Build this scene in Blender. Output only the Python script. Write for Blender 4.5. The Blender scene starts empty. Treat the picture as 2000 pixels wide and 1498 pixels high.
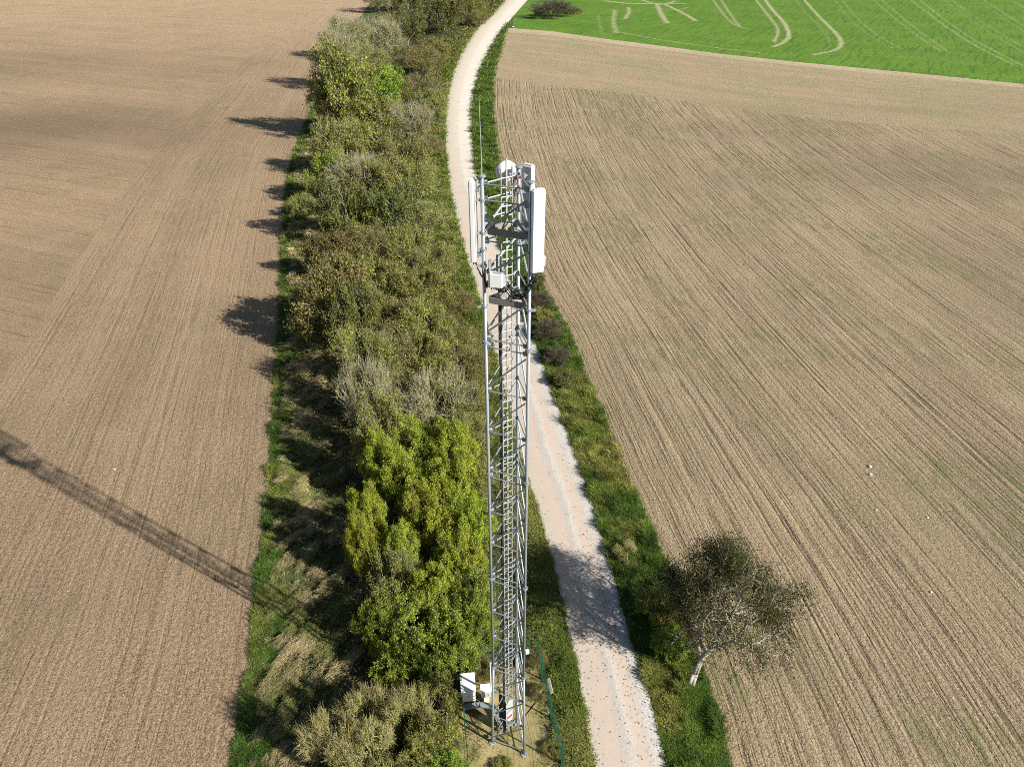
import bpy, math, random
import numpy as np
from mathutils import Vector, Matrix

# ------------------------------------------------------------------ camera, sky, sun, exposure
SC = bpy.context.scene
F, CAM_H, PITCH = 1387.0, 36.5, math.radians(33.25)
cd = bpy.data.cameras.new("camera"); cam = bpy.data.objects.new("camera", cd); SC.collection.objects.link(cam)
cd.sensor_width = 36; cd.lens = F / 2000 * 36; cd.clip_start = 0.1; cd.clip_end = 5000
cam.location = (0, 0, CAM_H); cam.rotation_euler = (math.pi / 2 - PITCH, 0, 0)
SC.camera = cam
SUN_EL = math.radians(30.3)
SUN_DIR = np.array([0.861, -0.508])                     # horizontal direction towards the sun
world = bpy.data.worlds.new("World"); SC.world = world; world.use_nodes = True
wn = world.node_tree.nodes; wl = world.node_tree.links
sky = wn.new("ShaderNodeTexSky"); sky.sky_type = 'NISHITA'; sky.sun_disc = False
sky.sun_elevation = SUN_EL; sky.sun_rotation = math.atan2(SUN_DIR[0], SUN_DIR[1])
wl.new(sky.outputs[0], wn["Background"].inputs[0]); wn["Background"].inputs[1].default_value = 0.045
sd = bpy.data.lights.new("sun", 'SUN'); sd.energy = 5.0; sd.angle = math.radians(0.5); sd.color = (1.0, 0.945, 0.86)
sun = bpy.data.objects.new("sun", sd); SC.collection.objects.link(sun)
to_sun = Vector((SUN_DIR[0] * math.cos(SUN_EL), SUN_DIR[1] * math.cos(SUN_EL), math.sin(SUN_EL)))
sun.rotation_euler = to_sun.to_track_quat('Z', 'Y').to_euler()
vs = SC.view_settings; vs.view_transform = 'Standard'; vs.look = 'None'; vs.gamma = 1; vs.exposure = 1.05
SC.cycles.filter_width = 1.0; SC.cycles.use_denoising = False

RNG = np.random.default_rng(11)
COL = SC.collection

# ------------------------------------------------------------------ ground survey: photo sighting -> point on the ground
def G(x, y, z=0.0):
    a = (x - 1000) / F; b = (y - 749) / F
    d = np.array([a, math.cos(PITCH) - b * math.sin(PITCH), -math.sin(PITCH) - b * math.cos(PITCH)])
    return np.array([0, 0, CAM_H]) + d * ((z - CAM_H) / d[2])

def curve_x(pts, ymin=8.0, ymax=900.0):
    """x as a smooth function of y along a boundary surveyed at these sightings"""
    w = np.array([G(*p)[:2] for p in pts]); w = w[np.argsort(w[:, 1])]
    ly = np.linspace(math.log(ymin), math.log(ymax), 700); yy = np.exp(ly)
    lo = w[0, 0] + (yy - w[0, 1]) * (w[1, 0] - w[0, 0]) / (w[1, 1] - w[0, 1])
    hi = w[-1, 0] + (yy - w[-1, 1]) * (w[-1, 0] - w[-2, 0]) / (w[-1, 1] - w[-2, 1])
    xx = np.interp(yy, w[:, 1], w[:, 0]); xx = np.where(yy < w[0, 1], lo, np.where(yy > w[-1, 1], hi, xx))
    k = np.exp(-0.5 * (np.arange(-14, 15) / 5.0) ** 2); k /= k.sum()
    xs = np.convolve(np.pad(xx, 14, mode='edge'), k, mode='valid')
    return lambda y: np.interp(y, yy, xs)

road_r = curve_x([(1031, 0), (999, 36), (971, 73), (949, 112), (932, 157), (923, 202), (921, 252), (926, 308), (933, 342), (946, 387),
                  (975, 480), (1012, 590), (1040, 660), (1057, 697), (1094, 804), (1130, 900), (1150, 960), (1185, 1070), (1200, 1130),
                  (1225, 1220), (1255, 1310), (1285, 1420), (1303, 1498)])
road_l = curve_x([(988, 0), (963, 28), (929, 59), (901, 104), (884, 143), (874, 185), (870, 238), (870, 294), (876, 345), (883, 393),
                  (892, 430), (905, 484), (922, 540), (938, 593), (958, 660), (980, 740), (998, 808), (1012, 883), (1035, 950), (1056, 1010),
                  (1070, 1076), (1083, 1110), (1100, 1186), (1113, 1252), (1130, 1316), (1140, 1382), (1158, 1482)])
field_l = curve_x([(770, -60), (700, 40), (655, 90), (640, 130), (620, 190), (596, 250), (575, 300), (560, 380), (555, 450), (550, 560), (545, 680), (535, 800),
                   (530, 900), (520, 1020), (505, 1130), (498, 1250), (480, 1370), (460, 1498)])
field_r = curve_x([(990, 55), (974, 107), (963, 146), (960, 202), (964, 252), (971, 294), (985, 360), (1010, 440), (1045, 537), (1072, 588),
                   (1099, 624), (1120, 669), (1147, 744), (1173, 800), (1200, 867), (1213, 910), (1247, 973), (1272, 1043), (1309, 1110),
                   (1345, 1220), (1370, 1310), (1400, 1400), (1424, 1498)])

# ------------------------------------------------------------------ material helpers
class NT:
    def __init__(s, name):
        s.m = bpy.data.materials.new(name); s.m.use_nodes = True
        s.t = s.m.node_tree; s.n = s.t.nodes; s.l = s.t.links
        s.b = s.n["Principled BSDF"]; s.out = s.n["Material Output"]
        s.b.inputs["Roughness"].default_value = 0.9
        s.b.inputs["Specular IOR Level"].default_value = 0.25
    def link(s, a, b): s.l.new(a, b)
    def val(s, v, sock):
        if hasattr(v, "links"): s.l.new(v, sock)
        else: sock.default_value = v
    def uv(s, name="UVMap"):
        n = s.n.new("ShaderNodeUVMap"); n.uv_map = name; return n.outputs[0]
    def obj(s):
        return s.n.new("ShaderNodeNewGeometry").outputs["Position"]
    def attr(s, name, out="Fac"):
        n = s.n.new("ShaderNodeAttribute"); n.attribute_name = name; return n.outputs[out]
    def mapv(s, v, sc):
        n = s.n.new("ShaderNodeVectorMath"); n.operation = 'MULTIPLY'; s.l.new(v, n.inputs[0]); n.inputs[1].default_value = sc; return n.outputs[0]
    def noise(s, v, scale, detail=3, rough=0.55, out="Fac", dist=0.0):
        n = s.n.new("ShaderNodeTexNoise"); n.inputs["Scale"].default_value = scale; n.inputs["Detail"].default_value = detail
        n.inputs["Roughness"].default_value = rough; n.inputs["Distortion"].default_value = dist
        s.l.new(v, n.inputs["Vector"]); return n.outputs[out]
    def voro(s, v, scale, out="Distance"):
        n = s.n.new("ShaderNodeTexVoronoi"); n.inputs["Scale"].default_value = scale; s.l.new(v, n.inputs["Vector"]); return n.outputs[out]
    def ramp(s, f, stops, interp='LINEAR'):
        n = s.n.new("ShaderNodeValToRGB"); n.color_ramp.interpolation = interp
        e = n.color_ramp.elements
        while len(e) < len(stops): e.new(0.5)
        for q, (p, c) in zip(e, stops):
            q.position = p; q.color = (*c, 1) if not isinstance(c, (int, float)) else (c, c, c, 1)
        s.l.new(f, n.inputs[0]); return n.outputs[0]
    def step(s, f, a, b):
        n = s.n.new("ShaderNodeMapRange"); n.interpolation_type = 'SMOOTHSTEP'
        n.inputs["From Min"].default_value = a; n.inputs["From Max"].default_value = b; s.l.new(f, n.inputs["Value"]); return n.outputs["Result"]
    def mix(s, f, a, b, mode='MIX'):
        n = s.n.new("ShaderNodeMix"); n.data_type = 'RGBA'; n.blend_type = mode
        s.val(f, n.inputs["Factor"])
        for v, sock in ((a, n.inputs["A"]), (b, n.inputs["B"])):
            if hasattr(v, "links"): s.l.new(v, sock)
            else: sock.default_value = (*v, 1)
        return n.outputs["Result"]
    def math(s, op, a, b=0.0):
        n = s.n.new("ShaderNodeMath"); n.operation = op; s.val(a, n.inputs[0]); s.val(b, n.inputs[1]); return n.outputs[0]
    def bump(s, h, strength, dist):
        n = s.n.new("ShaderNodeBump"); n.inputs["Strength"].default_value = strength; n.inputs["Distance"].default_value = dist
        s.l.new(h, n.inputs["Height"]); s.l.new(n.outputs[0], s.b.inputs["Normal"])
    def base(s, c):
        if hasattr(c, "links"): s.l.new(c, s.b.inputs["Base Color"])
        else: s.b.inputs["Base Color"].default_value = (*c, 1)
        return s.m

def flat_mat(name, c, rough=0.6, metal=0.0, spec=0.3, var=0.12, sc=6.0):
    t = NT(name); t.b.inputs["Roughness"].default_value = rough; t.b.inputs["Metallic"].default_value = metal
    t.b.inputs["Specular IOR Level"].default_value = spec
    co = t.n.new("ShaderNodeTexCoord").outputs["Object"]
    f = t.noise(co, sc, 4)
    t.base(t.ramp(f, [(0.25, tuple(x * (1 - var) for x in c)), (0.75, tuple(min(1, x * (1 + var)) for x in c))]))
    return t.m

# soil -------------------------------------------------------------
def soil_mat(name, tones, patch_tone, green, row_k, line_k, green_amt, fine=1.0, stone=True):
    t = NT(name); uv = t.uv(); tone = t.attr("tone"); brightened = t.attr("brightened")
    clod = t.noise(uv, 3.2 * fine, 5, 0.8)
    speck = t.noise(uv, 8.5 * fine, 3, 0.75)
    warp = t.math('MULTIPLY', t.math('SUBTRACT', t.noise(uv, 0.05, 2), 0.5), 0.35)
    cmb = t.n.new("ShaderNodeCombineXYZ"); sep = t.n.new("ShaderNodeSeparateXYZ"); t.link(uv, sep.inputs[0])
    t.link(sep.outputs[0], cmb.inputs[0]); t.link(t.math('ADD', sep.outputs[1], warp), cmb.inputs[1]); ruv = cmb.outputs[0]
    rows = t.noise(t.mapv(ruv, (0.07, 3.0, 1)), 1.0, 3, 0.6)
    rows2 = t.noise(t.mapv(ruv, (0.5, 5.5, 1)), 1.0, 3, 0.65)
    lines = t.noise(t.mapv(ruv, (0.010, 1.5, 1)), 1.0, 2, 0.5)
    brk = t.step(t.noise(t.mapv(ruv, (0.22, 0.9, 1)), 1.0, 3, 0.6), 0.40, 0.58)
    bands = t.noise(t.mapv(ruv, (0.003, 0.16, 1)), 1.0, 2, 0.5)
    big = t.noise(uv, 0.03, 4, 0.55)
    mid = t.noise(uv, 0.18, 4, 0.6)
    c = t.ramp(clod, [(0.36, tones[0]), (0.5, tones[1]), (0.62, tones[2])])
    c = t.mix(t.math('MULTIPLY', t.step(big, 0.44, 0.60), 0.75), c, t.mix(0.55, c, patch_tone))
    c = t.mix(t.math('MULTIPLY', t.step(mid, 0.50, 0.66), 0.30), c, tones[2])
    c = t.mix(t.math('MULTIPLY', t.step(bands, 0.48, 0.58), 0.35), c, tones[2])
    c = t.mix(t.math('MULTIPLY', tone, 0.80), c, tuple(x * .42 for x in tones[1]))
    c = t.mix(t.math('MULTIPLY', brightened, 0.75), c, tuple(x * 1.38 for x in tones[1]))  # mixes in the painted brightening of the distant soil
    dark = tuple(x * 0.34 for x in tones[0])
    pit = t.math('ADD', t.math('MULTIPLY', speck, 0.55), t.math('ADD', t.math('MULTIPLY', rows, 0.42), t.math('MULTIPLY', rows2, 0.22)))
    c = t.mix(t.math('MULTIPLY', t.step(pit, 0.622, 0.70), row_k), c, dark)
    c = t.mix(t.math('MULTIPLY', t.step(pit, 0.565, 0.48), row_k * .45), c, tuple(min(1, x * 1.25) for x in tones[2]))
    c = t.mix(t.math('MULTIPLY', t.math('MULTIPLY', t.step(lines, 0.585, 0.64), brk), line_k), c, dark)
    c = t.mix(t.math('MULTIPLY', t.step(speck, 0.55, 0.63), 0.75), c, dark)
    c = t.mix(t.math('MULTIPLY', t.step(speck, 0.45, 0.34), 0.50), c, tuple(min(1, x * 1.45) for x in tones[2]))
    g = t.math('MULTIPLY', t.step(t.noise(uv, 0.055, 3), 0.48, 0.60), t.step(t.noise(t.mapv(ruv, (0.35, 1.9, 1)), 1.0, 4, 0.7), 0.46, 0.60))
    c = t.mix(t.math('MULTIPLY', g, green_amt), c, green)
    if stone:
        c = t.mix(t.step(t.voro(uv, 0.8), 0.05, 0.03), c, (0.55, 0.50, 0.42))
    t.base(c)
    h = t.math('ADD', t.math('MULTIPLY', clod, 1.2), t.math('MULTIPLY', speck, 0.6))
    h = t.math('SUBTRACT', h, t.math('MULTIPLY', t.step(rows, 0.42, 0.66), 0.5 * row_k)); h = t.math('SUBTRACT', h, t.math('MULTIPLY', t.step(lines, 0.54, 0.64), 0.9 * line_k))
    t.bump(h, 1.0, 0.26)
    return t.m

M = {}
M['soil_left'] = soil_mat("soil_ploughed", ((.218, .148, .088), (.325, .230, .140), (.425, .310, .195)), (.23, .177, .108), (.15, .15, .07), 0.32, 0.24, 0.40)
M['soil_far'] = soil_mat("soil_ploughed_cross", ((.222, .150, .088), (.330, .232, .140), (.43, .313, .195)), (.23, .177, .108), (.15, .15, .07), 0.28, 0.30, 0.36)
M['soil_right'] = soil_mat("soil_tilled", ((.22, .162, .096), (.335, .255, .156), (.435, .342, .220)), (.24, .203, .12), (.125, .155, .045), 0.90, 0.50, 0.62)
M['soil_head'] = soil_mat("soil_headland", ((.25, .185, .105), (.335, .255, .155), (.42, .33, .21)), (.26, .24, .125), (.21, .23, .10), 0.25, 0.22, 0.85, 0.8)
M['soil_rim'] = soil_mat("soil_dry_rim", ((.32, .25, .16), (.42, .34, .225), (.50, .41, .285)), (.36, .30, .18), (.24, .26, .11), 0.15, 0.15, 0.5, 0.8)

def crop_mat():
    t = NT("young_crop"); uv = t.uv(); b = t.attr("bare")
    f = t.noise(uv, 0.9, 6, 0.8); r = t.noise(t.mapv(uv, (0.06, 0.8, 1)), 1.0, 3, 0.6); big = t.noise(uv, 0.05, 3)
    c = t.ramp(f, [(0.36, (.025, .066, .005)), (0.5, (.073, .158, .009)), (0.62, (.128, .225, .016))])
    c = t.mix(t.math('MULTIPLY', t.step(big, 0.4, 0.6), 0.45), c, (.11, .205, .018))
    c = t.mix(t.math('MULTIPLY', t.step(r, 0.52, 0.62), 0.55), c, (.030, .082, .006))
    bb = t.step(t.math('ADD', b, t.math('MULTIPLY', t.math('SUBTRACT', t.noise(uv, 0.7, 4, 0.7), 0.5), 1.6)), 0.30, 0.95)
    c = t.mix(bb, c, t.ramp(f, [(0.36, (.20, .21, .09)), (0.62, (.40, .37, .23))]))
    t.base(c); t.bump(f, 0.8, 0.25); return t.m
M['crop'] = crop_mat()

def ground_mat():
    t = NT("rough_ground"); p = t.obj()
    f = t.noise(p, 5.0, 5, 0.75); m = t.noise(p, 0.5, 4, 0.6)
    c = t.ramp(f, [(0.3, (.022, .026, .010)), (0.5, (.055, .060, .022)), (0.72, (.115, .105, .048))])
    c = t.mix(t.math('MULTIPLY', t.step(m, 0.45, 0.65), 0.6), c, t.ramp(f, [(0.3, (.035, .07, .012)), (0.7, (.08, .15, .03))]))
    t.base(c); t.bump(f, 0.8, 0.12); return t.m
M['ground'] = ground_mat()

def road_mat():
    t = NT("chalk_gravel"); uv = t.uv()                      # u = metres along, v = 0..1 across
    sep = t.n.new("ShaderNodeSeparateXYZ"); t.link(uv, sep.inputs[0])
    p = t.obj()
    wob = t.math('MULTIPLY', t.math('SUBTRACT', t.noise(t.mapv(p, (1.1, 0.16, 1)), 1.0, 3), 0.5), 0.16)
    fuzz = t.math('MULTIPLY', t.math('SUBTRACT', t.noise(p, 5.0, 4, 0.8), 0.5), 0.30)
    v = t.math('ADD', t.math('ADD', sep.outputs[1], wob), fuzz)
    pink, white, grey, cream = (.455, .378, .312), (.44, .422, .39), (.40, .376, .34), (.435, .388, .322)
    c = t.ramp(v, [(0.02, cream), (0.20, pink), (0.38, pink), (0.48, grey), (0.55, (.47, .435, .385)), (0.63, pink), (0.74, pink), (0.84, white), (1.0, white)])
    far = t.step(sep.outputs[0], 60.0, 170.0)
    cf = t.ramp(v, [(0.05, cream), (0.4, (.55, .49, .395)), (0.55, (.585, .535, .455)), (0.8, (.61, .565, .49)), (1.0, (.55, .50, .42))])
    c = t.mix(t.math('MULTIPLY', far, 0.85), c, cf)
    st = t.noise(p, 7.0, 5, 0.8); st2 = t.noise(p, 16.0, 3, 0.7)
    edge = t.ramp(v, [(0.0, .8), (0.10, 0.35), (0.25, 0.12), (0.38, 0.15), (0.49, 0.7), (0.60, 0.18), (0.74, 0.2), (0.86, 1.0), (1.0, 1.0)])
    c = t.mix(t.math('MULTIPLY', t.step(st, 0.53, 0.64), t.math('MULTIPLY', edge, 0.62)), c, (.22, .21, .19))
    c = t.mix(t.math('MULTIPLY', t.step(st2, 0.5, 0.3), t.math('MULTIPLY', edge, 0.5)), c, (.56, .54, .50))
    c = t.mix(t.math('MULTIPLY', t.step(t.noise(p, 0.45, 4), 0.48, 0.7), 0.35), c, (.37, .325, .26))
    t.base(c)
    t.bump(t.math('ADD', t.math('MULTIPLY', st, t.math('ADD', edge, 0.12)), t.math('MULTIPLY', st2, 0.2)), 0.5, 0.07); return t.m
M['road'] = road_mat()

def pad_mat():
    t = NT("mossy_pad"); p = t.obj()
    f = t.noise(p, 3.0, 5, 0.7); m = t.noise(p, 0.9, 4, 0.6); s = t.noise(p, 22, 3, 0.7)
    c = t.ramp(m, [(0.3, (.14, .135, .04)), (0.48, (.27, .235, .095)), (0.62, (.36, .29, .15)), (0.75, (.20, .19, .06))])
    c = t.mix(t.math('MULTIPLY', t.step(f, 0.52, 0.68), 0.55), c, (.12, .125, .03))
    c = t.mix(t.math('MULTIPLY', t.step(s, 0.56, 0.7), 0.5), c, (.09, .08, .045))
    t.base(c); t.bump(s, 0.5, 0.05); return t.m
M['pad'] = pad_mat()

def leaf_mat(name, c0, c1, c2, transl=0.30):
    t = NT(name); t.b.inputs["Roughness"].default_value = 0.55; t.b.inputs["Specular IOR Level"].default_value = 0.28
    v = t.attr("tint"); oi = t.n.new("ShaderNodeObjectInfo").outputs["Random"]
    c = t.ramp(v, [(0.0, c0), (0.5, c1), (1.0, c2)])
    h = t.n.new("ShaderNodeHueSaturation"); t.link(c, h.inputs["Color"])
    t.link(t.math('ADD', t.math('MULTIPLY', oi, 0.035), 0.4825), h.inputs["Hue"])
    t.link(t.math('ADD', t.math('MULTIPLY', oi, 0.3), 0.85), h.inputs["Value"])
    col = h.outputs[0]
    t.base(col)
    tr = t.n.new("ShaderNodeBsdfTranslucent"); t.link(col, tr.inputs[0])
    mx = t.n.new("ShaderNodeMixShader"); mx.inputs[0].default_value = transl
    t.link(t.b.outputs[0], mx.inputs[1]); t.link(tr.outputs[0], mx.inputs[2]); t.link(mx.outputs[0], t.out.inputs[0])
    return t.m
def grass_mat(name, transl=0.3):
    t = NT(name); t.b.inputs["Roughness"].default_value = 0.6; t.b.inputs["Specular IOR Level"].default_value = 0.2
    col = t.attr("Col", "Color"); t.base(col)
    tr = t.n.new("ShaderNodeBsdfTranslucent"); t.link(col, tr.inputs[0])
    mx = t.n.new("ShaderNodeMixShader"); mx.inputs[0].default_value = transl
    t.link(t.b.outputs[0], mx.inputs[1]); t.link(tr.outputs[0], mx.inputs[2]); t.link(mx.outputs[0], t.out.inputs[0])
    return t.m
M['grass'] = grass_mat("grass_blades")

M['olive'] = leaf_mat("leaf_olive", (.075, .088, .013), (.200, .215, .036), (.35, .35, .068))
M['green'] = leaf_mat("leaf_green", (.070, .115, .011), (.195, .27, .030), (.33, .40, .050))
M['bright'] = leaf_mat("leaf_bright", (.13, .180, .014), (.275, .335, .030), (.42, .46, .060), 0.35)
M['brown'] = leaf_mat("leaf_brown", (.085, .088, .017), (.195, .195, .040), (.30, .29, .062))
M['red'] = leaf_mat("leaf_red", (.075, .062, .017), (.170, .145, .036), (.24, .235, .050))
M['dark'] = leaf_mat("leaf_dark", (.040, .054, .011), (.105, .122, .024), (.19, .20, .045))
M['lone'] = leaf_mat("leaf_lone", (.030, .017, .009), (.050, .038, .014), (.070, .095, .018), 0.2)
M['lone'].node_tree.nodes['Principled BSDF'].inputs['Specular IOR Level'].default_value = 0.08
M['pale'] = leaf_mat("leaf_pale", (.10, .11, .025), (.20, .215, .05), (.31, .31, .085))
def bark(name, c):
    return flat_mat(name, c, 0.85, 0, 0.15, 0.3, 9.0)
M['bark_grey'] = bark("bark_grey", (.235, .225, .14)); M['bark_pale'] = bark("bark_pale", (.285, .265, .185))
M['bark_straw'] = bark("bark_straw", (.33, .295, .14)); M['bark_brown'] = bark("bark_brown", (.16, .128, .088))
M['bark_dark'] = bark("bark_dark", (.07, .058, .048))
M['bark_lone'] = bark("bark_lone", (.31, .285, .235))

M['galv'] = flat_mat("galvanised_steel", (.27, .305, .33), 0.45, 0.35, 0.5, 0.10, 3.0)
M['galv_dull'] = flat_mat("dull_steel", (.33, .345, .35), 0.55, 0.3, 0.4, 0.15, 4.0)
M['white'] = flat_mat("white_radome", (.66, .66, .65), 0.45, 0, 0.4, 0.03, 2.0)
M['light_grey'] = flat_mat("grey_housing", (.60, .61, .60), 0.5, 0, 0.4, 0.05, 2.0)
M['mid_grey'] = flat_mat("grey_back", (.34, .36, .36), 0.5, 0, 0.4, 0.08, 2.0)
M['channel'] = flat_mat("deck_channel", (.20, .195, .18), 0.6, 0.1, 0.4, 0.1, 4.0)
M['deck'] = flat_mat("deck_grating", (.42, .42, .40), 0.7, 0.1, 0.3, 0.25, 9.0)
M['black'] = flat_mat("black_cable", (.018, .018, .020), 0.6, 0, 0.3, 0.2, 5.0)
M['green_paint'] = flat_mat("green_fence_paint", (.010, .085, .050), 0.5, 0, 0.4, 0.15, 5.0)
M['red_paint'] = flat_mat("red_sign_paint", (.55, .03, .04), 0.5)
M['sign_white'] = flat_mat("white_sign", (.75, .73, .68), 0.6, 0, 0.3, 0.04)
M['board'] = flat_mat("pale_board", (.58, .53, .42), 0.8, 0, 0.2, 0.12, 5.0)
M['stone'] = flat_mat("pale_flint", (.66, .61, .50), 0.8, 0, 0.2, 0.15, 9.0)
M['concrete'] = flat_mat("concrete", (.40, .39, .35), 0.85, 0, 0.2, 0.15, 5.0)
M['red_box'] = flat_mat("red_brown_cable_clamp", (.20, .11, .085), 0.6)

# ------------------------------------------------------------------ mesh helpers
def mesh(name, V, quads=None, tris=None, mats=(), mat_idx=None, uv=None, point_attr=None, color=None, smooth=False):
    me = bpy.data.meshes.new(name)
    V = np.asarray(V, dtype=np.float32); nq = 0 if quads is None else len(quads); nt = 0 if tris is None else len(tris)
    me.vertices.add(len(V)); me.vertices.foreach_set("co", V.ravel())
    loops = []
    if nq: loops.append(np.asarray(quads, dtype=np.int32).ravel())
    if nt: loops.append(np.asarray(tris, dtype=np.int32).ravel())
    lv = np.concatenate(loops); me.loops.add(len(lv)); me.loops.foreach_set("vertex_index", lv)
    tot = np.concatenate([np.full(nq, 4, np.int32), np.full(nt, 3, np.int32)])
    st = np.concatenate([[0], np.cumsum(tot)[:-1]]).astype(np.int32)
    me.polygons.add(nq + nt); me.polygons.foreach_set("loop_start", st)
    for m in (mats if isinstance(mats, (list, tuple)) else [mats]): me.materials.append(m)
    if mat_idx is not None: me.polygons.foreach_set("material_index", np.asarray(mat_idx, np.int32))
    me.polygons.foreach_set("use_smooth", np.full(nq + nt, bool(smooth)))
    if uv is not None:
        l = me.uv_layers.new(name="UVMap"); l.data.foreach_set("uv", np.asarray(uv, np.float32)[lv].ravel())
    if point_attr:
        for k, a in point_attr.items():
            at = me.attributes.new(k, 'FLOAT', 'POINT'); at.data.foreach_set("value", np.asarray(a, np.float32))
    if color is not None:
        at = me.attributes.new("Col", 'FLOAT_COLOR', 'POINT')
        c4 = np.ones((len(V), 4), np.float32); c4[:, :3] = color; at.data.foreach_set("color", c4.ravel())
    me.update(calc_edges=True)
    return me

def obj(name, me, parent=None):
    o = bpy.data.objects.new(name, me); COL.objects.link(o)
    if parent is not None: o.parent = parent
    return o
def tag(o, label=None, cat=None, group=None, kind=None):
    for k, v in (("label", label), ("category", cat), ("group", group), ("kind", kind)):
        if v: o[k] = v
    return o
def empty(name, loc, label, cat, group=None, rz=0.0):
    o = bpy.data.objects.new(name, None); COL.objects.link(o); o.location = loc; o.rotation_euler = (0, 0, rz); o.empty_display_size = 0.3
    return tag(o, label, cat, group)

class MB:
    """collects boxes, tubes and polygons of one part"""
    def __init__(s): s.V = []; s.Q = []; s.T = []; s.n = 0
    def add(s, V, Q=None, T=None):
        V = np.asarray(V, float)
        if Q is not None and len(Q): s.Q.append(np.asarray(Q) + s.n)
        if T is not None and len(T): s.T.append(np.asarray(T) + s.n)
        s.V.append(V); s.n += len(V); return s
    def tubes(s, P0, P1, R0, R1, k=8, caps=True):
        P0 = np.atleast_2d(np.asarray(P0, float)); P1 = np.atleast_2d(np.asarray(P1, float)); n = len(P0)
        R0 = np.broadcast_to(np.asarray(R0, float), (n,)); R1 = np.broadcast_to(np.asarray(R1, float), (n,))
        d = P1 - P0; d /= np.maximum(np.linalg.norm(d, axis=1, keepdims=True), 1e-9)
        up = np.where(np.abs(d[:, 2:3]) > 0.9, [[1.0, 0, 0]], [[0, 0, 1.0]])
        u = np.cross(d, up); u /= np.linalg.norm(u, axis=1, keepdims=True); v = np.cross(d, u)
        a = np.arange(k) / k * 2 * math.pi; ca, sa = np.cos(a), np.sin(a)
        ring = u[:, None] * ca[None, :, None] + v[:, None] * sa[None, :, None]
        A = P0[:, None] + ring * R0[:, None, None]; B = P1[:, None] + ring * R1[:, None, None]
        V = np.concatenate([A, B], 1).reshape(-1, 3); base = (np.arange(n) * 2 * k)[:, None]
        i = np.arange(k); j = (i + 1) % k
        Q = np.stack([base + i, base + i + k, base + j + k, base + j], -1).reshape(-1, 4)
        T = []
        if caps:
            for q in range(1, k - 1):
                T.append(np.stack([base[:, 0], base[:, 0] + q, base[:, 0] + q + 1], -1))
                T.append(np.stack([base[:, 0] + k, base[:, 0] + k + q + 1, base[:, 0] + k + q], -1))
            T = np.concatenate(T)
        s.add(V, Q, T if caps else None); return s
    def path(s, pts, r, k=8):
        pts = np.asarray(pts, float); rr = np.broadcast_to(np.asarray(r, float), (len(pts),))
        s.tubes(pts[:-1], pts[1:], rr[:-1], rr[1:], k); return s
    def box(s, c, size, rz=0.0, bev=0.0, top=None):
        """box with bevelled vertical and horizontal edges (octagon section), rotated about z; top scales the upper face"""
        hx, hy, hz = [q / 2 for q in size]; b = min(bev, hx * .45, hy * .45, hz * .45)
        def ring(x, y, bb, z): return [(x - bb, -y, z), (x, -y + bb, z), (x, y - bb, z), (x - bb, y, z), (-x + bb, y, z), (-x, y - bb, z), (-x, -y + bb, z), (-x + bb, -y, z)]
        if b <= 0:
            t = top or 1
            V = [(-hx, -hy, -hz), (hx, -hy, -hz), (hx, hy, -hz), (-hx, hy, -hz), (-hx * t, -hy * t, hz), (hx * t, -hy * t, hz), (hx * t, hy * t, hz), (-hx * t, hy * t, hz)]
            Q = [(0, 3, 2, 1), (4, 5, 6, 7), (0, 1, 5, 4), (1, 2, 6, 5), (2, 3, 7, 6), (3, 0, 4, 7)]; T = []
        else:
            V = ring(hx - b, hy - b, b, -hz) + ring(hx, hy, b, -hz + b) + ring(hx, hy, b, hz - b) + ring(hx - b, hy - b, b, hz)
            Q = []
            for r in range(3):
                for i in range(8):
                    j = (i + 1) % 8; Q.append((r * 8 + i, r * 8 + j, r * 8 + 8 + j, r * 8 + 8 + i))
            T = []
            for i in range(1, 7): T += [(0, i + 1, i), (24, 24 + i, 24 + i + 1)]
        V = np.array(V, float); ca, sa = math.cos(rz), math.sin(rz)
        V = np.stack([V[:, 0] * ca - V[:, 1] * sa, V[:, 0] * sa + V[:, 1] * ca, V[:, 2]], 1) + np.asarray(c, float)
        s.add(V, Q, T if T else None); return s
    def prism(s, poly, z0, z1):
        n = len(poly); V = [(x, y, z0) for x, y in poly] + [(x, y, z1) for x, y in poly]
        Q = [(i, (i + 1) % n, n + (i + 1) % n, n + i) for i in range(n)]; T = []
        for i in range(1, n - 1): T += [(0, i + 1, i), (n, n + i, n + i + 1)]
        s.add(V, Q, T); return s
    def lathe(s, prof, origin, axis, k=24):
        d = Vector(axis).normalized(); q = d.to_track_quat('Z', 'Y').to_matrix()
        V = []
        for r, z in prof:
            for i in range(k):
                a = 2 * math.pi * i / k; V.append(tuple(q @ Vector((r * math.cos(a), r * math.sin(a), z)) + Vector(origin)))
        Q = [(a * k + i, a * k + (i + 1) % k, (a + 1) * k + (i + 1) % k, (a + 1) * k + i) for a in range(len(prof) - 1) for i in range(k)]
        s.add(V, Q); return s
    def build(s, name, mat, parent=None, smooth=False, off=None):
        V = np.concatenate(s.V)
        if off is not None: V = V - np.asarray(off)
        me = mesh(name, V, np.concatenate(s.Q) if s.Q else None, np.concatenate(s.T) if s.T else None, mat, smooth=smooth)
        return obj(name, me, parent)

def grid_quads(nr, nc):
    i = np.arange(nr - 1)[:, None] * nc + np.arange(nc - 1)[None]
    return np.stack([i, i + 1, i + nc + 1, i + nc], -1).reshape(-1, 4)

# ------------------------------------------------------------------ setting: ground, fields, road
gq = MB(); gq.add([(-900, -60, 0), (900, -60, 0), (900, 1800, 0), (-900, 1800, 0)], [(0, 1, 2, 3)])
tag(gq.build("ground", M['ground']), kind="structure")

def yspace(a, b, n): return np.exp(np.linspace(math.log(a), math.log(b), n))

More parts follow.
